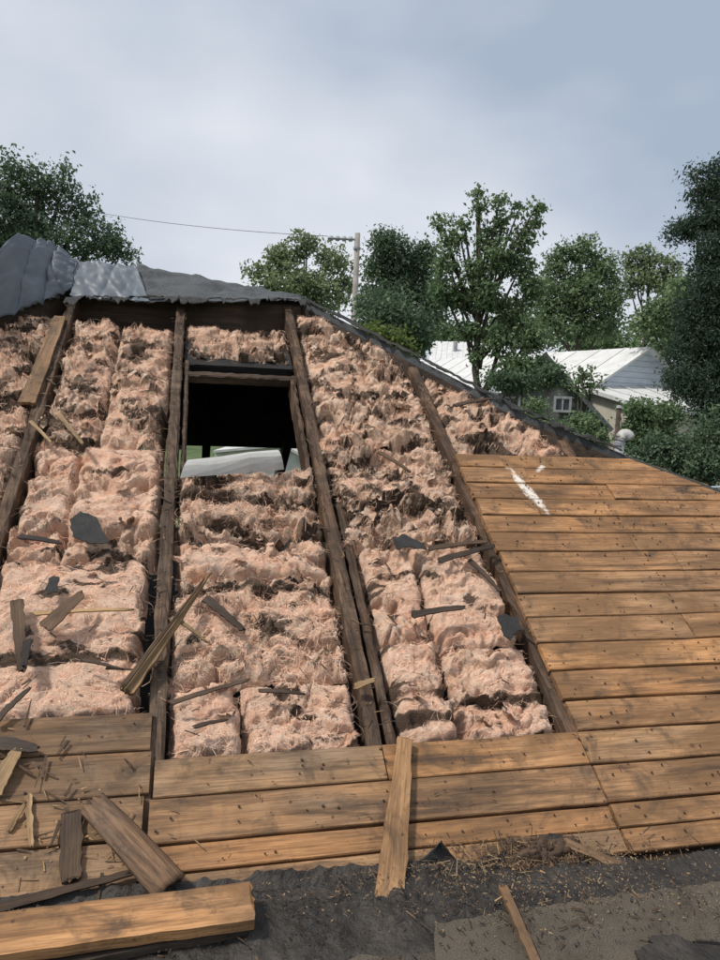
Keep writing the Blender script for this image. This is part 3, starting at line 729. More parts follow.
# bitumen skin: follows the porch slope, laps up onto the boards with a torn edge
edge = [(-60, 905), (0, 898), (120, 888), (245, 880), (262, 872), (300, 872), (340, 867), (380, 866), (420, 862), (446, 860), (470, 864), (505, 852), (528, 838), (560, 836), (590, 852), (625, 866), (650, 868), (690, 860), (720, 854), (790, 850)]
eu = [px(*p)[0] for p in edge]; ev = [px(*p)[1] for p in edge]
nu, nv = 460, 190
Us = np.linspace(-1.35, 2.1, nu+1)
top = np.interp(Us, eu, ev) + .010*fbm(Us*22, Us*0+.3, 4, 5)
VV = np.zeros((nv+1, nu+1, 3))
for j in range(nv+1):
    t = j/nv; s = 1.45*t                                 # distance down from the torn edge
    vv_ = top - s
    N = .006 + .010*fbm(Us*7, vv_*7, 4, 44) + .007*np.abs(fbm(Us*19, vv_*26, 4, 47)) + .002*fbm(Us*60, vv_*60, 2, 49)
    N = np.maximum(N, .003) if t < .12 else N + .003
    over = vv_ - VB
    bl_ = .05
    for i in range(nu+1):
        if over[i] >= 0: p = P(Us[i], vv_[i], N[i]+.004)
        else: p = PW(Us[i], -over[i], N[i]+.004)
        VV[j, i] = p
ii = np.arange(nv)[:, None]*(nu+1)+np.arange(nu)[None, :]
Q = np.stack([ii, ii+nu+1, ii+nu+2, ii+1], -1).reshape(-1, 4)
link('bitumen_skin', quads('bitumen_skin', VV.reshape(-1, 3), Q), TAR, porch)
link('roof_skirt', mesh('roof_skirt', *box(-4.4, 4.9, -3.4, -1.25, -.03, .004)), TAR, porch, PORCH)
# worn mineral sheets with a clean straight edge
def mineral(pts, N, jag=.0045): 
    return blotch('mineral_sheet', [(pw(*p, .03)[0], -pw(*p, .03)[1]) for p in pts], N, MINERAL, porch, .006, jag, 9, PORCH)
mineral([(435, 921), (520, 908), (600, 896), (700, 884), (800, 872), (900, 1100), (440, 1100)], .020)
mineral([(300, 960), (438, 948), (440, 1100), (290, 1100)], .016)
mineral([(-40, 990), (90, 985), (120, 1100), (-60, 1100)], .016)
blotch('painted_hole', [(pw(*p, .03)[0], -pw(*p, .03)[1]) for p in [(636, 966), (648, 940), (672, 934), (690, 944), (712, 940), (730, 950), (740, 1000), (640, 1000)]], .0265, TAR, porch, .006, .006, 7, PORCH)  # thin black blob laid on top, painting the dark of a ragged hole

# ------------------------------------------------------------------ loose timber
def plank_mesh(L, w, t, seed, j0=.03, j1=.03, spikes=3, bend=0.0, taper=(1, 1), cup=0.0, wob=.002):
    r = random.Random(seed); side = 12; wob = min(wob, w*.05)
    def prof(s): return (taper[0]+(taper[1]-taper[0])*s)*w/2
    lo, hi = [], []
    for i in range(side+1):
        s = i/side; lo.append((L*s, -prof(s)+r.gauss(0, wob))); hi.append((L*s, prof(s)+r.gauss(0, wob)))
    def jag(x, sgn, h):
        pts = []
        n = spikes*2
        for k in range(1, n): pts.append((x + sgn*(r.uniform(.3, 1)*h if k % 2 else -r.uniform(0, .6)*h), -prof(0 if sgn < 0 else 1) + 2*prof(0 if sgn < 0 else 1)*(k+r.uniform(-.25, .25))/n))
        return pts
    e1 = jag(L, 1, j1) if j1 else []; e0 = jag(0, -1, j0)[::-1] if j0 else []
    poly = lo + e1 + hi[::-1] + e0; n = len(poly)
    zf = lambda x, y: bend*math.sin(math.pi*max(0, min(1, x/L))) + cup*(y/(w/2))**2
    v = [(x, y, zf(x, y)-t) for x, y in poly] + [(x, y, zf(x, y)) for x, y in poly]
    # top and bottom built as strips so that bends stay smooth
    f = []
    k = side+1; off = k+len(e1)
    for b, flip in ((0, True), (n, False)):
        for i in range(side):
            q = (b+i, b+i+1, b+off+side-i-1, b+off+side-i); f.append(q[::-1] if flip else q)
        if e1:
            q = tuple(b+i for i in [side]+list(range(k, k+len(e1)))+[off]); f.append(q[::-1] if flip else q)
        if e0:
            q = tuple(b+i for i in [off+side]+list(range(off+k, n))+[0]); f.append(q[::-1] if flip else q)
    f += [(i, (i+1) % n, (i+1) % n+n, i+n) for i in range(n)]
    return mesh('plank', v, f)
def plank(name, a, b, wpx, t, mat, label, cat, N=(.02, .02), plane='roof', seed=None, **k):
    seed = seed or int(a[0]*3+a[1]*7+b[0])
    if plane == 'roof': p0, p1 = RP(*a, N[0]), RP(*b, N[1]); nr = (0, -sp, cp)
    else: p0, p1 = (PW(*pw(*a, N[0]), N[0]), PW(*pw(*b, N[1]), N[1])); nr = (0, -math.sin(PS), math.cos(PS))
    w = wpx*((p0+p1)/2 - Vector(CAM)).length/F
    M, Ln = frame(p0, p1, nr)
    o = link(name, plank_mesh(Ln, w, t, seed, **k), mat, None, M)
    g_ = k.get('group'); tag(o, label, cat); return o
# big pieces
plank('loose_board', (406, 738), (389, 903), 25, .018, GOLD, 'short loose board lying up and down across the front boards', 'board', (.024, .040), j0=.004, j1=.018, spikes=3, taper=(.62, 1.0), seed=5)
plank('broken_lath', (126, 690), (208, 576), 15, .014, PALE, 'pale split lath tapering to a point, leaning across the second rafter', 'lath', (.03, .05), j0=.01, j1=.03, taper=(1, .15), seed=6)
plank('split_strip', (124, 684), (200, 584), 4, .008, SHARD, 'thin dark strip lying alongside the pale split lath', 'strip', (.052, .062), j0=.02, j1=.04, taper=(1, .4), seed=16)
plank('cover_strip', (27, 402), (60, 316), 13, .016, BROWN, 'short pale strip nailed beside the leftmost rafter near the top', 'strip', (.0, .0), j0=.006, j1=.004, seed=8, taper=(1, .8))
g0, g1 = RP(92, 800, .045), RP(170, 884, .075); gM, gL = frame(g0, g1, (0, -sp, cp))
def gut(a, b):
    w = .052*(.80+.2*a); th = (b-.5)*2.1; e = (.022*float(fbm(b*6, 3.3, 3, 81)) if a < .02 else .004*float(fbm(b*6, 1.3, 2, 83)) if a > .98 else 0)
    return (gL*a+e, w*math.sin(th)*1.05, w*(math.cos(th)-1)*.9 + .012*math.sin(math.pi*a))
grid_sheet('gutter_board', gut, 20, 12, .022, CURVED, 'thick dark curved board piece tilted across the left boards', 'board', M=gM)
plank('bent_offcut', (72, 812), (70, 878), 17, .012, SHARD, 'short grey offcut left of the thick curved board', 'offcut', (.02, .02), j0=.008, j1=.012, seed=10)
plank('broken_board', (-40, 938), (252, 900), 40, .030, GOLD, 'heavy golden board resting on the bitumen at lower left', 'board', (.085, .075), plane='porch', j0=.0, j1=.012, spikes=3, seed=11, wob=.0012)
plank('under_board', (-40, 968), (245, 917), 26, .022, DARKW, 'dark board squeezed beneath the heavy golden board', 'board', (.042, .040), plane='porch', j0=.0, j1=.01, seed=12)
plank('thin_lath', (-10, 964), (205, 931), 5, .006, PALE, 'thin pale lath along the bottom edge at lower left', 'lath', (.028, .024), plane='porch', j0=.0, j1=.02, seed=13, taper=(1, .5))
plank('thin_strip', (-10, 909), (132, 872), 8, .008, SHARD, 'long thin grey strip above the heavy golden board', 'strip', (.03, .03), j0=0, j1=.03, seed=14, taper=(1, .6))
plank('prised_stick', (566, 842), (652, 879), 8, .012, BROWN, 'brown stick lying at the torn felt edge at right', 'stick', (.03, .03), j0=.01, j1=.015, seed=15)
plank('broken_stick', (503, 886), (538, 965), 8, .012, BROWN, 'reddish brown stick lying on the roll roofing, bottom centre', 'stick', (.045, .04), plane='porch', j0=.01, j1=.0, seed=17, wob=.0006)
# smaller shards
SH = [((20, 536), (58, 542), 6, ATTIC, 'short black stick on pink insulation near the left edge', 'stick', .02),
      ((46, 626), (81, 594), 15, SHARD, 'grey pointed shard lying on the smooth pink batt', 'shard', .03),
      ((17, 600), (22, 668), 12, SHARD, 'upright dark splintered shard at the left edge of pink insulation', 'shard', .02),
      ((28, 640), (24, 664), 8, ATTIC, 'charred stub next to the upright dark shard', 'shard', .03),
      ((36, 613), (130, 609), 4, PALE, 'long thin pale splinter crossing the smooth pink batt', 'splinter', .03),
      ((-4, 720), (27, 690), 6, DARKW, 'dark splinter poking over the topmost left board', 'splinter', .03),
      ((-6, 742), (34, 748), 14, DARKW, 'dark curled bark shard at the left edge of the boards', 'shard', .02),
      ((-8, 792), (16, 752), 16, PALE, 'pale broken shard at the left edge of the boards', 'shard', .02),
      ((28, 796), (31, 842), 6, PALE, 'pale splinter standing up the board left of the grey offcut', 'splinter', .01),
      ((10, 828), (23, 806), 5, PALE, 'small slanted pale splinter near the left edge of the boards', 'splinter', .01),
      ((172, 702), (246, 680), 5, SHARD, 'grey splinter lying across pink insulation right of second rafter', 'splinter', .02),
      ((206, 598), (242, 628), 10, DARKW, 'dark bark shard beside the tip of the pale lath', 'shard', .03),
      ((413, 614), (462, 607), 8, DARKW, 'dark knife-shaped shard on the pink batts of the third bay', 'shard', .035),
      ((356, 686), (373, 680), 7, PALE, 'small pale peg lying on the doubled rafter', 'peg', .02),
      ((58, 414), (82, 442), 5, PALE, 'pale splinter on shredded insulation near the leftmost rafter', 'splinter', .03),
      ((30, 421), (50, 441), 4, PALE, 'thin pale splinter lying over the leftmost rafter', 'splinter', .02),
      ((260, 690), (300, 693), 4, DARKW, 'fine dark splinter on the clean pink batt above the boards', 'splinter', .02),
      ((196, 726), (222, 720), 4, DARKW, 'tiny dark splinter on pink insulation above the front boards', 'splinter', .02),
      ((440, 560), (492, 546), 7, DARKW, 'dark splintered stick crossing the charred insulation to the decking', 'stick', .03),
      ((430, 548), (486, 541), 6, SHARD, 'frayed grey splinter just above the dark splintered stick', 'splinter', .035),
      ((470, 560), (500, 590), 6, SHARD, 'splinter peeling off the rafter at the decking edge', 'splinter', .01),
      ((380, 452), (408, 470), 5, SHARD, 'grey splinter tangled in the big shredded batt', 'splinter', .04),
      ((455, 405), (492, 398), 5, SHARD, 'grey curled strip in the last bay near the hip', 'strip', .04),
      ((182, 622), (205, 640), 4, PALE, 'short pale splinter below the pale lath', 'splinter', .03),
      ((84, 660), (120, 668), 3, DARKW, 'hair-thin dark splinter on the smooth pink batt', 'splinter', .02)]
for k, (a, b, w, m, lab, cat, N) in enumerate(SH):
    plank('wood_'+cat, a, b, w, .006, m, lab, cat, (N, N+.008), j0=.012, j1=.02, spikes=2, taper=(1, .6), seed=200+k, bend=.004, wob=.0015)
# felt scraps
for pts, N, lab in (([(70, 520), (80, 511), (96, 516), (110, 540), (90, 542), (72, 536)], .025, 'black felt scrap lying on pink insulation left of second rafter'),
                    ([(45, 588), (52, 576), (60, 577), (58, 590), (48, 594)], .02, 'small black felt scrap below the larger one'),
                    ([(392, 540), (402, 534), (413, 537), (422, 540), (428, 547), (410, 546), (397, 550)], .03, 'grey slab of felt in the charred middle of the third bay'),
                    ([(497, 618), (504, 612), (512, 617), (518, 615), (522, 628), (514, 633), (510, 641), (503, 634)], .03, 'grey felt scrap stuck on the puffed pink batt')):
    p3 = [RP(*p, N) for p in pts]; c = sum(p3, Vector())/len(p3)
    pl = [(px(*p, N)[0]-px(*pts[0], N)[0], px(*p, N)[1]-px(*pts[0], N)[1]) for p in pts]
    o = blotch('felt_scrap', pl, 0, FELT, None, .004, .003, 4, ROOF @ Matrix.Translation((*px(*pts[0], N), N)) @ Matrix.Rotation(.12, 4, 'Y')); tag(o, lab, 'felt scrap')
# torn felt tab standing up at the front edge
tb = [RP(418, 862, .01), RP(462, 862, .01), RP(440, 843, .05)]
def tab(s, t):
    w = (1-t)**1.3; p = tb[0].lerp(tb[1], .5+(s-.5)*w); q = tb[2]
    p = p.lerp(q, t*.0) + (q-(tb[0]+tb[1])/2)*t
    return tuple(p + (P(0, 0, .012*math.sin(3*t+s*5)+.004*float(pn(s*5, t*5, 3)))-P(0, 0, 0)))
grid_sheet('felt_tab', tab, 12, 10, .003, FELT, 'small black felt tab curling up beside the short loose board', 'felt scrap')

# chips, straw and grit nobody could count
def litter(name, n, where, lo, hi, w, mat, seed, label, cat):
    r = random.Random(seed); v, f = [], []
    for i in range(n):
        p, nr = where(r); th = r.uniform(0, 6.28); L = lo+(hi-lo)*r.random()**2.5; d = Vector((math.cos(th), math.sin(th), 0)); d = (d - nr*d.dot(nr)).normalized(); s = nr.cross(d)
        ww = w*r.uniform(.4, 1.4); tl_ = nr*r.uniform(-.05, .18)*L; k = len(v); t = ww*.7
        b0, b1 = p + nr*.002, p + d*L + tl_ + nr*.002
        for q, sc in ((b0, 1), (b1, r.uniform(.2, 1))):
            v += [q - s*ww*sc, q + s*ww*sc, q + s*ww*sc + nr*t, q - s*ww*sc + nr*t]
        f += [(k, k+1, k+5, k+4), (k+1, k+2, k+6, k+5), (k+2, k+3, k+7, k+6), (k+3, k, k+4, k+7), (k+3, k+2, k+1, k), (k+4, k+5, k+6, k+7)]
    o = link(name, mesh(name, v, f), mat); tag(o, label, cat, kind='stuff'); return o
NR, NP = Vector((0, -sp, cp)), Vector((0, -math.sin(PS), math.cos(PS)))
def on_porch(cx, cy, sx, sy):
    def w(r):
        q = pw(r.gauss(cx, sx), min(r.gauss(cy, sy), 975), .02)
        return (PW(q[0], max(q[1], .0), .030), NP)
    return w
def on_roof(cx, cy, sx, sy, N=.004):
    def w(r):
        return (RP(r.gauss(cx, sx), r.gauss(cy, sy), N), NR)
    return w
def on_rafters(r):
    u = r.choice(RV[1:5]); v = r.uniform(.62, 2.1 if u < .5 else 1.75); return (P(u*D+r.uniform(-.035, .035), v*D, -TD+.001), NR)
def on_wool(r):
    while True:
        x, y = r.gauss(250, 190), r.gauss(540, 120); u, v = px(x, y)
        if v/D > .64 and u/D < .6 and v/D < 2.0 and not (-.06 < u/D < .30 and v/D > HB-.02) and v/D < hip_v(u/D)-.1 and (u/D > -.05 or v/D > .70): return (P(u, v, -.005), NR)
litter('straw_litter', 110, on_roof(550, 850, 34, 8, .02), .008, .045, .0009, PALE, 1, 'pale straw and splinters heaped at the torn felt edge', 'straw')
litter('straw_litter', 60, on_roof(480, 866, 45, 7, .024), .01, .05, .0012, PALE, 2, 'pale straw scattered along the felt edge left of the heap', 'straw')
litter('straw_litter', 90, on_roof(670, 868, 35, 6, .02), .008, .04, .0012, PALE, 3, 'pale straw along the felt edge at the right border', 'straw')
litter('wood_litter', 420, on_roof(540, 852, 44, 8, .018), .006, .04, .0016, SHARD, 21, 'grey broken fibres heaped with the straw at the felt edge', 'wood litter')
litter('wood_chips', 500, on_porch(420, 900, 200, 26), .003, .03, .0016, SHARD, 22, 'brown wood dust and fragments over the bitumen', 'wood chips')
litter('wood_chips', 34, on_porch(430, 915, 170, 25), .006, .05, .0022, PALE, 4, 'pale wood chips strewn over the bitumen', 'wood chips')
litter('wood_chips', 80, on_roof(70, 830, 60, 40), .006, .05, .002, PALE, 5, 'wood chips scattered on the left boards', 'wood chips')
litter('wood_chips', 170, on_roof(450, 760, 190, 60), .003, .02, .0014, SHARD, 6, 'fine dark chips scattered on the front boards', 'wood chips')
litter('wood_chips', 420, on_rafters, .004, .045, .0016, SHARD, 7, 'splinters and grit lying on the rafters', 'wood chips')
litter('wood_chips', 160, on_rafters, .004, .035, .0014, PALE, 8, 'pale splinters caught along the rafters', 'wood chips')
litter('wood_chips', 260, on_wool, .01, .06, .0014, DARKW, 9, 'dark splinters strewn over the insulation', 'wood chips')
litter('splinter_litter', 26, on_roof(40, 800, 50, 60, .006), .03, .14, .004, SHARD, 31, 'tangle of broken grey splinters on the left boards', 'splinters')
litter('splinter_litter', 90, on_rafters, .03, .12, .003, DARKW, 32, 'dark splinters and bark lying along the rafters', 'splinters')
litter('splinter_litter', 40, on_wool, .03, .10, .0025, SHARD, 33, 'brown splinters strewn over the insulation', 'splinters')
litter('sawdust', 1300, on_porch(560, 885, 120, 20), .002, .010, .0011, PALE, 34, 'pale sawdust over the bitumen and roll roofing at right', 'sawdust')
litter('sawdust', 500, on_roof(560, 858, 90, 9, .012), .002, .012, .0011, PALE, 35, 'pale sawdust along the torn felt edge', 'sawdust')
litter('grit', 900, on_porch(380, 920, 260, 30), .002, .012, .002, FELT, 10, 'black crumbs of bitumen on the porch roof', 'grit')

# ------------------------------------------------------------------ trees
def leaves(blobs, n, size, seed, droop=.3, clump=1.5, flat=.55, narrow=.55, per=15):
    r = np.random.RandomState(seed); vol = np.array([(b[1][0]*b[1][1]*b[1][2])**(2/3) for b in blobs]); vol /= vol.sum()
    C = []
    ncl = max(len(blobs)*3, n//per)
    for b, w in zip(blobs, vol):
        m = max(3, int(ncl*w)); d = r.randn(m, 3); d /= np.linalg.norm(d, axis=1, keepdims=True)
        rad = (.2+.72*r.rand(m)**.6)[:, None]*(1+.06*r.randn(m, 1)); C.append(np.array(b[0]) + d*rad*np.array(b[1]))
    C = np.concatenate(C); idx = r.randint(0, len(C), n); sz = size*clump*(.5+r.rand(len(C)))
    p = C[idx] + np.clip(r.randn(n, 3), -1.5, 1.5)*sz[idx][:, None]*np.array([1, 1, flat])
    t = r.randn(n, 3); t[:, 2] -= droop*1.2; t /= np.linalg.norm(t, axis=1, keepdims=True)
    nr = r.randn(n, 3); nr[:, 2] += 1.0; s = np.cross(t, nr); s /= np.linalg.norm(s, axis=1, keepdims=True)+1e-9; nn = np.cross(s, t)
    L = (size*(.55+.8*r.rand(n)))[:, None]
    a = p; b_ = p + t*L*.45 + s*L*narrow*.55 + nn*L*.1; c = p + t*L - nn*L*.08; d = p + t*L*.45 - s*L*narrow*.55 + nn*L*.1
    V = np.stack([a, b_, c, d], 1).reshape(-1, 3); Q = np.arange(4*n).reshape(-1, 4)
    return quads('crown', V, Q, False), C
def tree(name, label, x, dist, blobs, n, size, mat, trunk=.12, group=None, seed=1, limbs=True, dep=.8, cat='tree', dists=None, **k):
    base = at(x, 420, dist); base.z = 0
    root = empty(name, base); tag(root, label, cat, group)
    fwd = Vector((base.x-CAM[0], base.y-CAM[1], 0)).normalized(); r = random.Random(seed)
    B = []
    for (bx, by, rx, ry) in blobs:
        m = dist/F; off = r.uniform(-.5, .5)*rx*m
        c = at(bx, by, dist+off); B.append(((c.x, c.y, c.z), (rx*m, rx*m*dep, ry*m)))
    me, C = leaves(B, n, size, seed, **k)
    tops = [Vector(b[0]) for b in B]; hi = max(tops, key=lambda q: q.z)
    z1 = hi.z; lean = Vector((hi.x, hi.y, 0)) - Vector((base.x, base.y, 0))
    tp = [base + lean*(q**1.6) + Vector((r.gauss(0, .05), r.gauss(0, .05), z1*q)) for q in (0, .2, .4, .6, .8, 1)]
    parts = [tube(tp, [trunk*(1-.88*q) for q in (0, .2, .4, .6, .8, 1)], 8)]
    if limbs:
        for b in tops:
            zt = max(.3*z1, b.z*.86 - r.uniform(.3, .9)); q = min(.95, zt/z1); a = base + lean*(q**1.6) + Vector((0, 0, z1*q))
            mid_ = a.lerp(b, .5) + Vector((0, 0, -.08*(b-a).length)); parts.append(tube([a, mid_, b], [trunk*(1-.88*q)*.6, trunk*.28, .012], 5))
        for j in r.sample(range(len(C)), min(len(C), 46)):
            c = Vector(C[j]); b = min(tops, key=lambda q: (q-c).length); parts.append(tube([b, b.lerp(c, .5)+Vector((0, 0, -.03)), c], [.022, .014, .006], 4, False))
    I = Matrix.Identity(4)
    link('trunk', mesh('trunk', *join(parts), True), BARK, root, I); link('crown', me, mat, root, I)
    return root
TG = 'trees behind the house'
tree('leafy_tree', 'broad dark tree at far left behind the grey membrane', 30, 17, [(-40, 230, 60, 70), (8, 180, 16, 34), (30, 205, 30, 40), (62, 190, 17, 27), (40, 245, 50, 32), (85, 210, 14, 20), (95, 240, 28, 22), (122, 252, 16, 13), (4, 250, 34, 34), (38, 170, 7, 12)], 25000, .085, LEAF_D, .2, TG, 11)
tree('leafy_tree', 'pale green airy tree left of the utility pole', 300, 26, [(262, 272, 17, 14), (285, 258, 20, 18), (305, 244, 18, 14), (330, 262, 16, 20), (300, 282, 34, 20), (345, 280, 14, 22), (320, 300, 30, 20), (270, 290, 18, 12)], 7500, .15, LEAF_L, .16, TG, 12, clump=1.1)
tree('leafy_tree', 'dark rounded tree right of the utility pole', 398, 22, [(386, 244, 17, 16), (400, 262, 26, 24), (378, 268, 16, 18), (418, 285, 24, 28), (390, 300, 28, 24), (425, 255, 12, 16), (432, 305, 16, 30), (372, 300, 12, 20)], 15000, .11, LEAF_D, .18, TG, 13)
tree('leafy_tree', 'dense round dark shrub tree at the hip below the utility pole', 400, 13, [(395, 325, 34, 34), (412, 342, 20, 22), (372, 312, 16, 22)], 6500, .08, LEAF_D, .1, TG, 14)
tree('leafy_tree', 'tallest tree with upright forked branches in the middle background', 488, 14.5, [(477, 192, 5, 9), (480, 212, 6, 14), (486, 238, 10, 16), (499, 202, 6, 9), (502, 225, 8, 16), (538, 205, 6, 9), (533, 224, 6, 12), (521, 240, 10, 14), (518, 212, 5, 9), (441, 222, 6, 11), (449, 240, 7, 12), (448, 262, 13, 18), (464, 222, 6, 7), (460, 236, 6, 9), (475, 270, 14, 16), (500, 258, 15, 18), (520, 268, 14, 16), (532, 288, 14, 14), (460, 300, 18, 16), (490, 296, 17, 17), (512, 312, 20, 16), (470, 328, 12, 12), (500, 340, 16, 15), (530, 338, 17, 22), (478, 352, 8, 8), (516, 366, 20, 14), (540, 368, 14, 12), (443, 290, 14, 12)], 13000, .09, LEAF_M, .12, TG, 15, clump=.95, droop=.6, per=10)
tree('leafy_tree', 'spreading tree behind the white roofed house', 575, 27, [(556, 262, 13, 16), (580, 252, 20, 20), (604, 268, 17, 18), (560, 290, 28, 26), (590, 295, 34, 28), (612, 300, 14, 22), (565, 325, 30, 18), (600, 328, 24, 14), (545, 310, 14, 30)], 14000, .13, LEAF_M, .2, TG, 16, clump=1.1)
tree('leafy_tree', 'thin pale tree showing bare limbs right of the spreading tree', 640, 30, [(632, 262, 11, 14), (650, 258, 13, 14), (668, 270, 12, 14), (640, 278, 16, 10), (660, 285, 14, 12), (676, 290, 8, 10), (630, 288, 6, 12)], 3600, .14, LEAF_L, .13, TG, 17, clump=1.0)
tree('leafy_tree', 'olive green tree partly hidden behind the dark spruce', 690, 22, [(672, 310, 22, 24), (690, 295, 20, 24), (650, 325, 20, 14), (690, 335, 24, 22)], 6500, .13, LEAF_M, .15, TG, 18)
tree('spruce_tree', 'dark heavy tree filling the right edge of the picture', 726, 10.5, [(722, 180, 16, 22), (694, 172, 6, 10), (704, 192, 14, 16), (722, 215, 24, 18), (680, 232, 14, 9), (700, 226, 22, 12), (725, 250, 30, 20), (735, 285, 40, 28), (712, 275, 20, 18), (700, 310, 26, 22), (735, 330, 44, 34), (694, 345, 26, 22), (700, 380, 34, 26), (735, 400, 44, 44), (680, 378, 14, 14)], 52000, .055, NEEDLE, .07, TG, 19, limbs=False, narrow=.34, clump=1.5)
BG = 'bushes beyond the right hip'
tree('leafy_bush', 'yellow green bush peeking over the hip near the pole', 388, 9.5, [(385, 338, 16, 9), (402, 348, 10, 8), (372, 332, 8, 6)], 1500, .06, LEAF_Y, .03, BG, 21, cat='bush')
tree('leafy_bush', 'green bush in front of the dark gabled house', 565, 10.5, [(560, 430, 18, 10), (585, 436, 24, 14), (538, 424, 12, 8), (536, 406, 12, 9), (582, 420, 12, 8)], 3600, .055, LEAF_M, .04, BG, 22, cat='bush')
tree('leafy_bush', 'tall leafy shrub in front of the cream wall', 640, 10, [(640, 412, 20, 16), (655, 430, 22, 18), (632, 440, 16, 20), (668, 415, 14, 14)], 5500, .05, LEAF_M, .04, BG, 23, cat='bush')
tree('leafy_bush', 'dark bush rising behind the far end of the decking', 690, 8.5, [(660, 452, 26, 22), (690, 455, 34, 26), (715, 465, 28, 26), (640, 462, 16, 16), (720, 430, 24, 24), (682, 478, 24, 14)], 9000, .045, LEAF_D, .05, BG, 24, cat='bush')
tree('leafy_bush', 'young sapling before the white metal roof', 585, 12, [(583, 375, 8, 7), (590, 385, 7, 7), (578, 388, 6, 8)], 420, .07, LEAF_M, .02, BG, 25, cat='bush')
tree('leafy_bush', 'dark bush mass below the tallest tree', 530, 13.5, [(520, 382, 26, 9), (550, 376, 18, 10), (500, 380, 16, 10)], 3600, .07, LEAF_D, .05, BG, 26, cat='bush')
# far tree line
FARL = ['low distant tree behind the ridge, second bay', 'low distant tree just left of the pole foot', 'distant dark tree between the pole and the tallest tree', 'distant tree directly behind the tallest tree', 'distant tree above the white metal roof', 'distant tree behind the heavy dark tree at right', 'distant tree behind the broad dark left tree', 'distant tree at the far left picture edge', 'distant tree at the far right picture edge']
for i, (x, y, rx, ry, dist) in enumerate([(180, 330, 70, 30, 60), (250, 322, 40, 24, 55), (420, 330, 60, 34, 48), (520, 330, 60, 30, 52), (610, 345, 60, 24, 50), (700, 340, 60, 40, 45), (60, 320, 80, 40, 60), (-40, 320, 60, 50, 50), (780, 330, 70, 60, 40)]):
    rr = random.Random(i); bl2 = [(x+rr.uniform(-.7, .7)*rx, y+rr.uniform(-.3, .5)*ry, rx*.4, ry*.55) for _ in range(6)]
    tree('far_tree', FARL[i], x, dist, bl2, 2600, .32, LEAF_M, .25, 'distant tree line', 40+i, limbs=False)

# ------------------------------------------------------------------ neighbouring buildings
def V3(p, z): return Vector((p.x, p.y, z))
def solid(name, v, f, mat, parent): return link(name, mesh(name, [tuple(q) for q in v], f), mat, parent)
yaw = math.atan2(*(ROT @ np.array([0, 0, -1.0]))[:2])
def azv(deg): a = yaw + math.radians(deg); return Vector((math.sin(a), math.cos(a), 0))
def roofing(name, a, b, c, d, t, mat, parent, ribs=0, ribmat=None):
    """sloping sheet a-b (ridge), d-c (eave) with raised seams as sub-parts"""
    o = slab(name, [a, b, c, d], t, mat, parent)
    nr = (b-a).cross(d-a).normalized(); nr = nr if nr.z > 0 else -nr
    if ribs:
        sv = None
        for i in range(1, ribs):
            s = i/ribs; p, q = a.lerp(b, s)+nr*.004, d.lerp(c, s)+nr*.004; e = (b-a).normalized()*.02
            V = [p-e, p+e, q+e, q-e]; V = V + [w+nr*.014 for w in V]
            link('roof_seam', mesh('roof_seam', V, [(0, 1, 5, 4), (1, 2, 6, 5), (2, 3, 7, 6), (3, 0, 4, 7), (4, 5, 6, 7)]), ribmat or mat, o)
    return o
# white metal roofed house with a lean-to
rd, gd = azv(-28), azv(62)
RN = at(645, 347, 22.0); zr = RN.z; hwid = 2.2; ze = zr-1.27
RF = RN + rd*13
wh = empty('white_roofed_house', V3(RN, 0)); tag(wh, 'cream house with white metal roof and pale gable end at right', 'house')
el, er = V3(RN - gd*hwid, ze), V3(RN + gd*hwid, ze)
fl, fr = el + rd*13, er + rd*13
ov = -rd*.25
roofing('main_roof', RN+ov, RF, V3(fl, ze)-gd*.25+Vector((0, 0, -.14)), el-gd*.25+ov+Vector((0, 0, -.14)), .06, WHITEP, wh, 14)
roofing('main_roof', RN+ov, RF, V3(fr, ze)+gd*.25+Vector((0, 0, -.14)), er+gd*.25+ov+Vector((0, 0, -.14)), .06, WHITEP, wh)
w_ = [V3(el, 0), V3(er, 0), er, RN-Vector((0, 0, .08)), el]; w2 = [p + rd*13 for p in w_]
solid('gable_wall', w_+w2, [(0, 1, 2, 3, 4), (5, 9, 8, 7, 6), (0, 4, 9, 5), (1, 6, 7, 2), (2, 7, 8, 3), (3, 8, 9, 4)], PSIDE, wh)
for i in range(7):   # clapboard edges on the gable
    z = ze + .08 + i*.16; k = (zr-z-.12)/(zr-ze)*hwid
    if k > .1: a = V3(RN-gd*k, z) - rd*.012; b = V3(RN+gd*k, z) - rd*.012; solid('clapboard', [a, b, b+Vector((0, 0, .15)), a+Vector((0, 0, .15)), a-rd*.016, b-rd*.016], [(4, 5, 2, 3), (0, 1, 5, 4), (0, 4, 3), (1, 2, 5)], PSIDE, wh)
ld = 2.3
lt0, lt1 = V3(el - gd*.1, ze+.06) - rd*.03, V3(er + gd*1.2, ze+.40) - rd*.03
lb0, lb1 = lt0 - rd*ld + Vector((0, 0, -.50)), lt1 - rd*ld + Vector((0, 0, -.72))
roofing('lean_to_roof', lt0, lt1, lb1, lb0, .10, WHITEP, wh, 8)
b0, b1 = lb0 + rd*.25 + gd*.2, lb1 + rd*.25 - gd*.2
solid('lean_to_wall', [V3(b0, 0), V3(b1, 0), V3(b1, lb1.z-.06), V3(b0, lb0.z-.06), V3(b0+rd*1.9, 0), V3(b0+rd*1.9, lt0.z-.14), V3(b1+rd*1.9, 0), V3(b1+rd*1.9, lt1.z-.2)], [(0, 1, 2, 3), (0, 3, 5, 4), (1, 6, 7, 2), (3, 2, 7, 5)], CREAM, wh)
slab('fascia', [lb0-rd*.03, lb1-rd*.03, lb1-rd*.03-Vector((0, 0, .16)), lb0-rd*.03-Vector((0, 0, .16))], .03, WHITEP, wh)
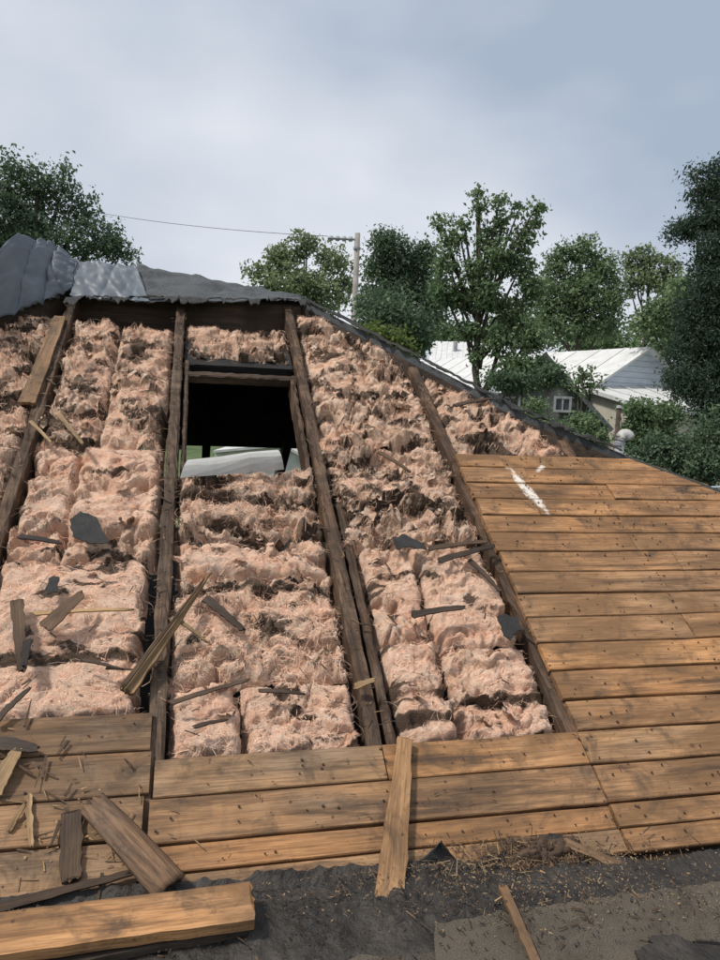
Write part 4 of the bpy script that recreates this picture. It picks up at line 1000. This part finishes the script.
# dark gabled house with white framed windows
dh = empty('dark_gabled_house', V3(at(548, 420, 17), 0)); tag(dh, 'dark gabled house with white framed windows below the tallest tree', 'house')
q0, q1, qa = at(478, 420, 17), at(603, 424, 17), at(545, 358, 17)
bk = (azv(12))*6
wl = [V3(q0, 0), V3(q1, 0), V3(q1, q1.z-.05), qa, V3(q0, q0.z-.05)]
solid('wall', wl + [p+bk for p in wl], [(0, 1, 2, 3, 4), (5, 9, 8, 7, 6), (0, 4, 9, 5), (1, 6, 7, 2)], DSIDE, dh)
dv = (q1-qa).normalized()*.3; f_ = -azv(12)*.25
for e, s in ((q1, 1), (q0, -1)):
    d_ = (V3(e, e.z)-qa).normalized()*.3
    slab('roof', [qa+f_+Vector((0, 0, .12)), qa+bk+Vector((0, 0, .12)), e+bk+d_+Vector((0, 0, .12)), e+f_+d_+Vector((0, 0, .12))], .1, SHING, dh)
def window(x0, x1, y0, y1, dist, parent, panes=2):
    a, b = at(x0, y1, dist), at(x1, y1, dist); h = at(x0, y0, dist).z - a.z; b.z = a.z
    M, Lw = frame(a, b, (b-a).cross(Vector((0, 0, 1)))); 
    if (M.to_3x3() @ Vector((0, 0, 1))).dot(Vector(CAM)-a) < 0: M = M @ Matrix.Translation((Lw, 0, 0)) @ Matrix.Rotation(math.pi, 4, 'Y')
    M = M if (M.to_3x3() @ Vector((0, 1, 0))).z > 0 else M @ Matrix.Rotation(math.pi, 4, 'X')
    t = .055; parts = [box(0, Lw, 0, t, 0, .06), box(0, Lw, h-t, h, 0, .06), box(0, t, t, h-t, 0, .06), box(Lw-t, Lw, t, h-t, 0, .06)] + [box(Lw*i/panes-t/3, Lw*i/panes+t/3, t, h-t, 0, .05) for i in range(1, panes)]
    w = link('window', mesh('window', *join(parts)), STEEL, parent, M)
    for i in range(panes): link('pane', mesh('pane', *box(Lw*i/panes+t/2, Lw*(i+1)/panes-t/2, t, h-t, .015, .02)), GLASSM, w, M)
window(553, 571, 396, 412, 16.9, dh); window(499, 520, 396, 409, 16.9, dh)
# far pale building
fh = empty('far_white_building', V3(at(470, 390, 30), 0)); tag(fh, 'far white roofed building with pale corrugated wall left of tallest tree', 'building')
a, b = at(432, 341, 32), at(505, 338, 32); b.z = a.z; d, c = at(428, 366, 29.5), at(508, 364, 29.5); c.z = d.z
roofing('roof', a, b, c, d, .08, WHITEP, fh, 14)
solid('wall', [V3(d+azv(0)*.2, 0), V3(c+azv(0)*.2, 0), V3(c+azv(0)*.2, c.z-.02), V3(d+azv(0)*.2, d.z-.02), V3(a, 0), V3(b, 0), V3(b, b.z-.1), V3(a, a.z-.1)], [(0, 1, 2, 3), (1, 5, 6, 2), (0, 3, 7, 4)], PSIDE, fh)
for i in range(26):
    s = i/26; p = (d+azv(0)*.2).lerp(c+azv(0)*.2, s); e = (c-d).normalized()*.04; o_ = -azv(0)*.03
    solid('wall_rib', [V3(p-e, 2), V3(p-e, d.z-.1), V3(p+o_, d.z-.1), V3(p+o_, 2), V3(p+e, 2), V3(p+e, d.z-.1)], [(0, 3, 2, 1), (3, 4, 5, 2)], PSIDE, fh)
pb = at(455, 353, 31); link('vent_pipe', mesh('vent_pipe', *tube([pb, pb+Vector((0, 0, .45))], .09, 8)), STEEL, fh)
lo_a, lo_b, lo_c, lo_d = at(478, 366, 28), at(508, 368, 28), at(510, 394, 25.5), at(458, 392, 25.5); lo_b.z = lo_a.z; lo_c.z = lo_d.z
roofing('low_roof', lo_a, lo_b, lo_c, lo_d, .06, WHITEP, fh, 6)
# white shed seen through the attic
sd = at(262, 470, 24); sh_ = empty('white_shed', V3(sd, 0)); tag(sh_, 'white shed glimpsed through the attic opening', 'shed')
a0, a1, ap = at(214, 490, 24), at(330, 490, 24), at(284, 446.5, 24); zz = at(262, 462, 24).z
wl = [V3(a0, 0), V3(a1, 0), V3(a1, zz-.3), ap, V3(a0, zz+.25)]; bk = azv(0)*5
solid('wall', wl+[p+bk for p in wl], [(0, 1, 2, 3, 4), (5, 9, 8, 7, 6), (0, 4, 9, 5), (1, 6, 7, 2)], WHITEP, sh_)
for e in (wl[2], wl[4]): slab('roof', [ap+Vector((0, 0, .1))-bk*.05, ap+bk+Vector((0, 0, .1)), e+bk+Vector((0, 0, .1)), e-bk*.05+Vector((0, 0, .1))], .08, WHITEP, sh_)

# ------------------------------------------------------------------ utility pole, wires, mast
pb = at(354, 320, 19.5); pt = at(354.5, 233, 19.5); base = Vector((pb.x, pb.y, 0)); pole = empty('utility_pole', base)
pt = Vector((pb.x, pb.y, pt.z)); lean = (at(357, 233, 19.5)-pt)*.0
tag(pole, 'grey wooden utility pole with side bracket behind the hip', 'utility pole')
link('pole', mesh('pole', *tube([base, base.lerp(pt, .5), pt], [.10, .085, .07], 10), True), POLEW, pole)
side = -(azv(90)); ca = pt - Vector((0, 0, .16)); cb = ca + side*.78
link('bracket', mesh('bracket', *tube([ca, cb], .035, 6)), STEEL, pole)
for k in range(4):
    p = ca + side*(.18+.17*k); link('insulator', mesh('insulator', *tube([p-Vector((0, 0, .06)), p, p+Vector((0, 0, .06))], [.045, .08, .045], 8)), STEEL, pole)
link('bolt_band', mesh('bolt_band', *tube([pt-Vector((0, 0, .42)), pt-Vector((0, 0, .36))], .10, 10)), STEEL, pole)
def wire(pts3, r, label, mat=WIRE, sag=.3):
    p0, p1 = pts3; pts = [p0.lerp(p1, s/24) - Vector((0, 0, sag*4*(s/24)*(1-s/24))) for s in range(25)]
    o = link('power_line', mesh('power_line', *tube(pts, r, 5), True), mat); tag(o, label, 'power line')
wire((at(-30, 183, 34), cb+Vector((0, 0, .05))), .008, 'thin overhead wire running from the left tree to the pole', sag=.35)
wire((at(556, 336, 33), at(700, 334, 33)), .009, 'thin overhead wire crossing behind the white metal roof', sag=.1)
wire((at(676, 487, 7.6), at(760, 487, 7.6)), .008, 'pale blue cable just beyond the right end of the decking', WIREB, sag=.0)
stay = at(368, 332, 17); wire((pt-Vector((0, 0, 2.2)), Vector((stay.x+.8, stay.y, 0))), .02, 'grey guy wire slanting down beside the pole', POLEW, sag=0)
# service mast and weatherhead beyond the hip
mb = at(614, 470, 5.4); mt = at(617, 408, 5.4); mt = Vector((mb.x, mb.y, mt.z)); mast = empty('service_mast', Vector((mb.x, mb.y, 0)))
tag(mast, 'slim dark mast rising just beyond the right hip', 'mast')
link('mast_pipe', mesh('mast_pipe', *tube([Vector((mb.x, mb.y, 0)), mt], .016, 8), True), DARKW, mast)
link('mast_cap', mesh('mast_cap', *tube([mt, mt+Vector((0, 0, .02))], [.022, .012], 8)), STEEL, mast)
vb = at(618, 462, 5.2); vt = at(620, 441, 5.2); vt = Vector((vb.x, vb.y, vt.z)); vent = empty('roof_vent', Vector((vb.x, vb.y, 0)))
tag(vent, 'pale grey gooseneck vent hood beside the slim dark mast', 'vent')
s_ = azv(80)
link('vent_pipe', mesh('vent_pipe', *tube([Vector((vb.x, vb.y, 0)), vt], .031, 14), True), STEEL, vent)
arc = [vt + s_*(.036*(1-math.cos(w))) + Vector((0, 0, .045*math.sin(w))) for w in [i*2.6/8 for i in range(9)]]
link('hood', mesh('hood', *tube(arc, [.033, .035, .036, .037, .038, .039, .040, .041, .042], 14), True), VINYL, vent)
link('collar', mesh('collar', *tube([vt-Vector((0, 0, .03)), vt-Vector((0, 0, .005))], .037, 14)), STEEL, vent)
# clod of rotten fibre at the torn felt edge
def clod(s, t):
    x, y = 506+72*s, 838+34*t; h = math.sin(math.pi*s)**.6*math.sin(math.pi*t)**.6
    u, v = px(x, y); return tuple(P(u, v, .004 + .022*h*(1+.9*float(fbm(s*5, t*4, 4, 131))) + .008*float(fbm(s*16, t*12, 3, 133))*h))
grid_sheet('rotten_clod', clod, 60, 30, .004, SHARD, 'crumbling brown clod of rotten wood fibre at the torn felt edge', 'debris')
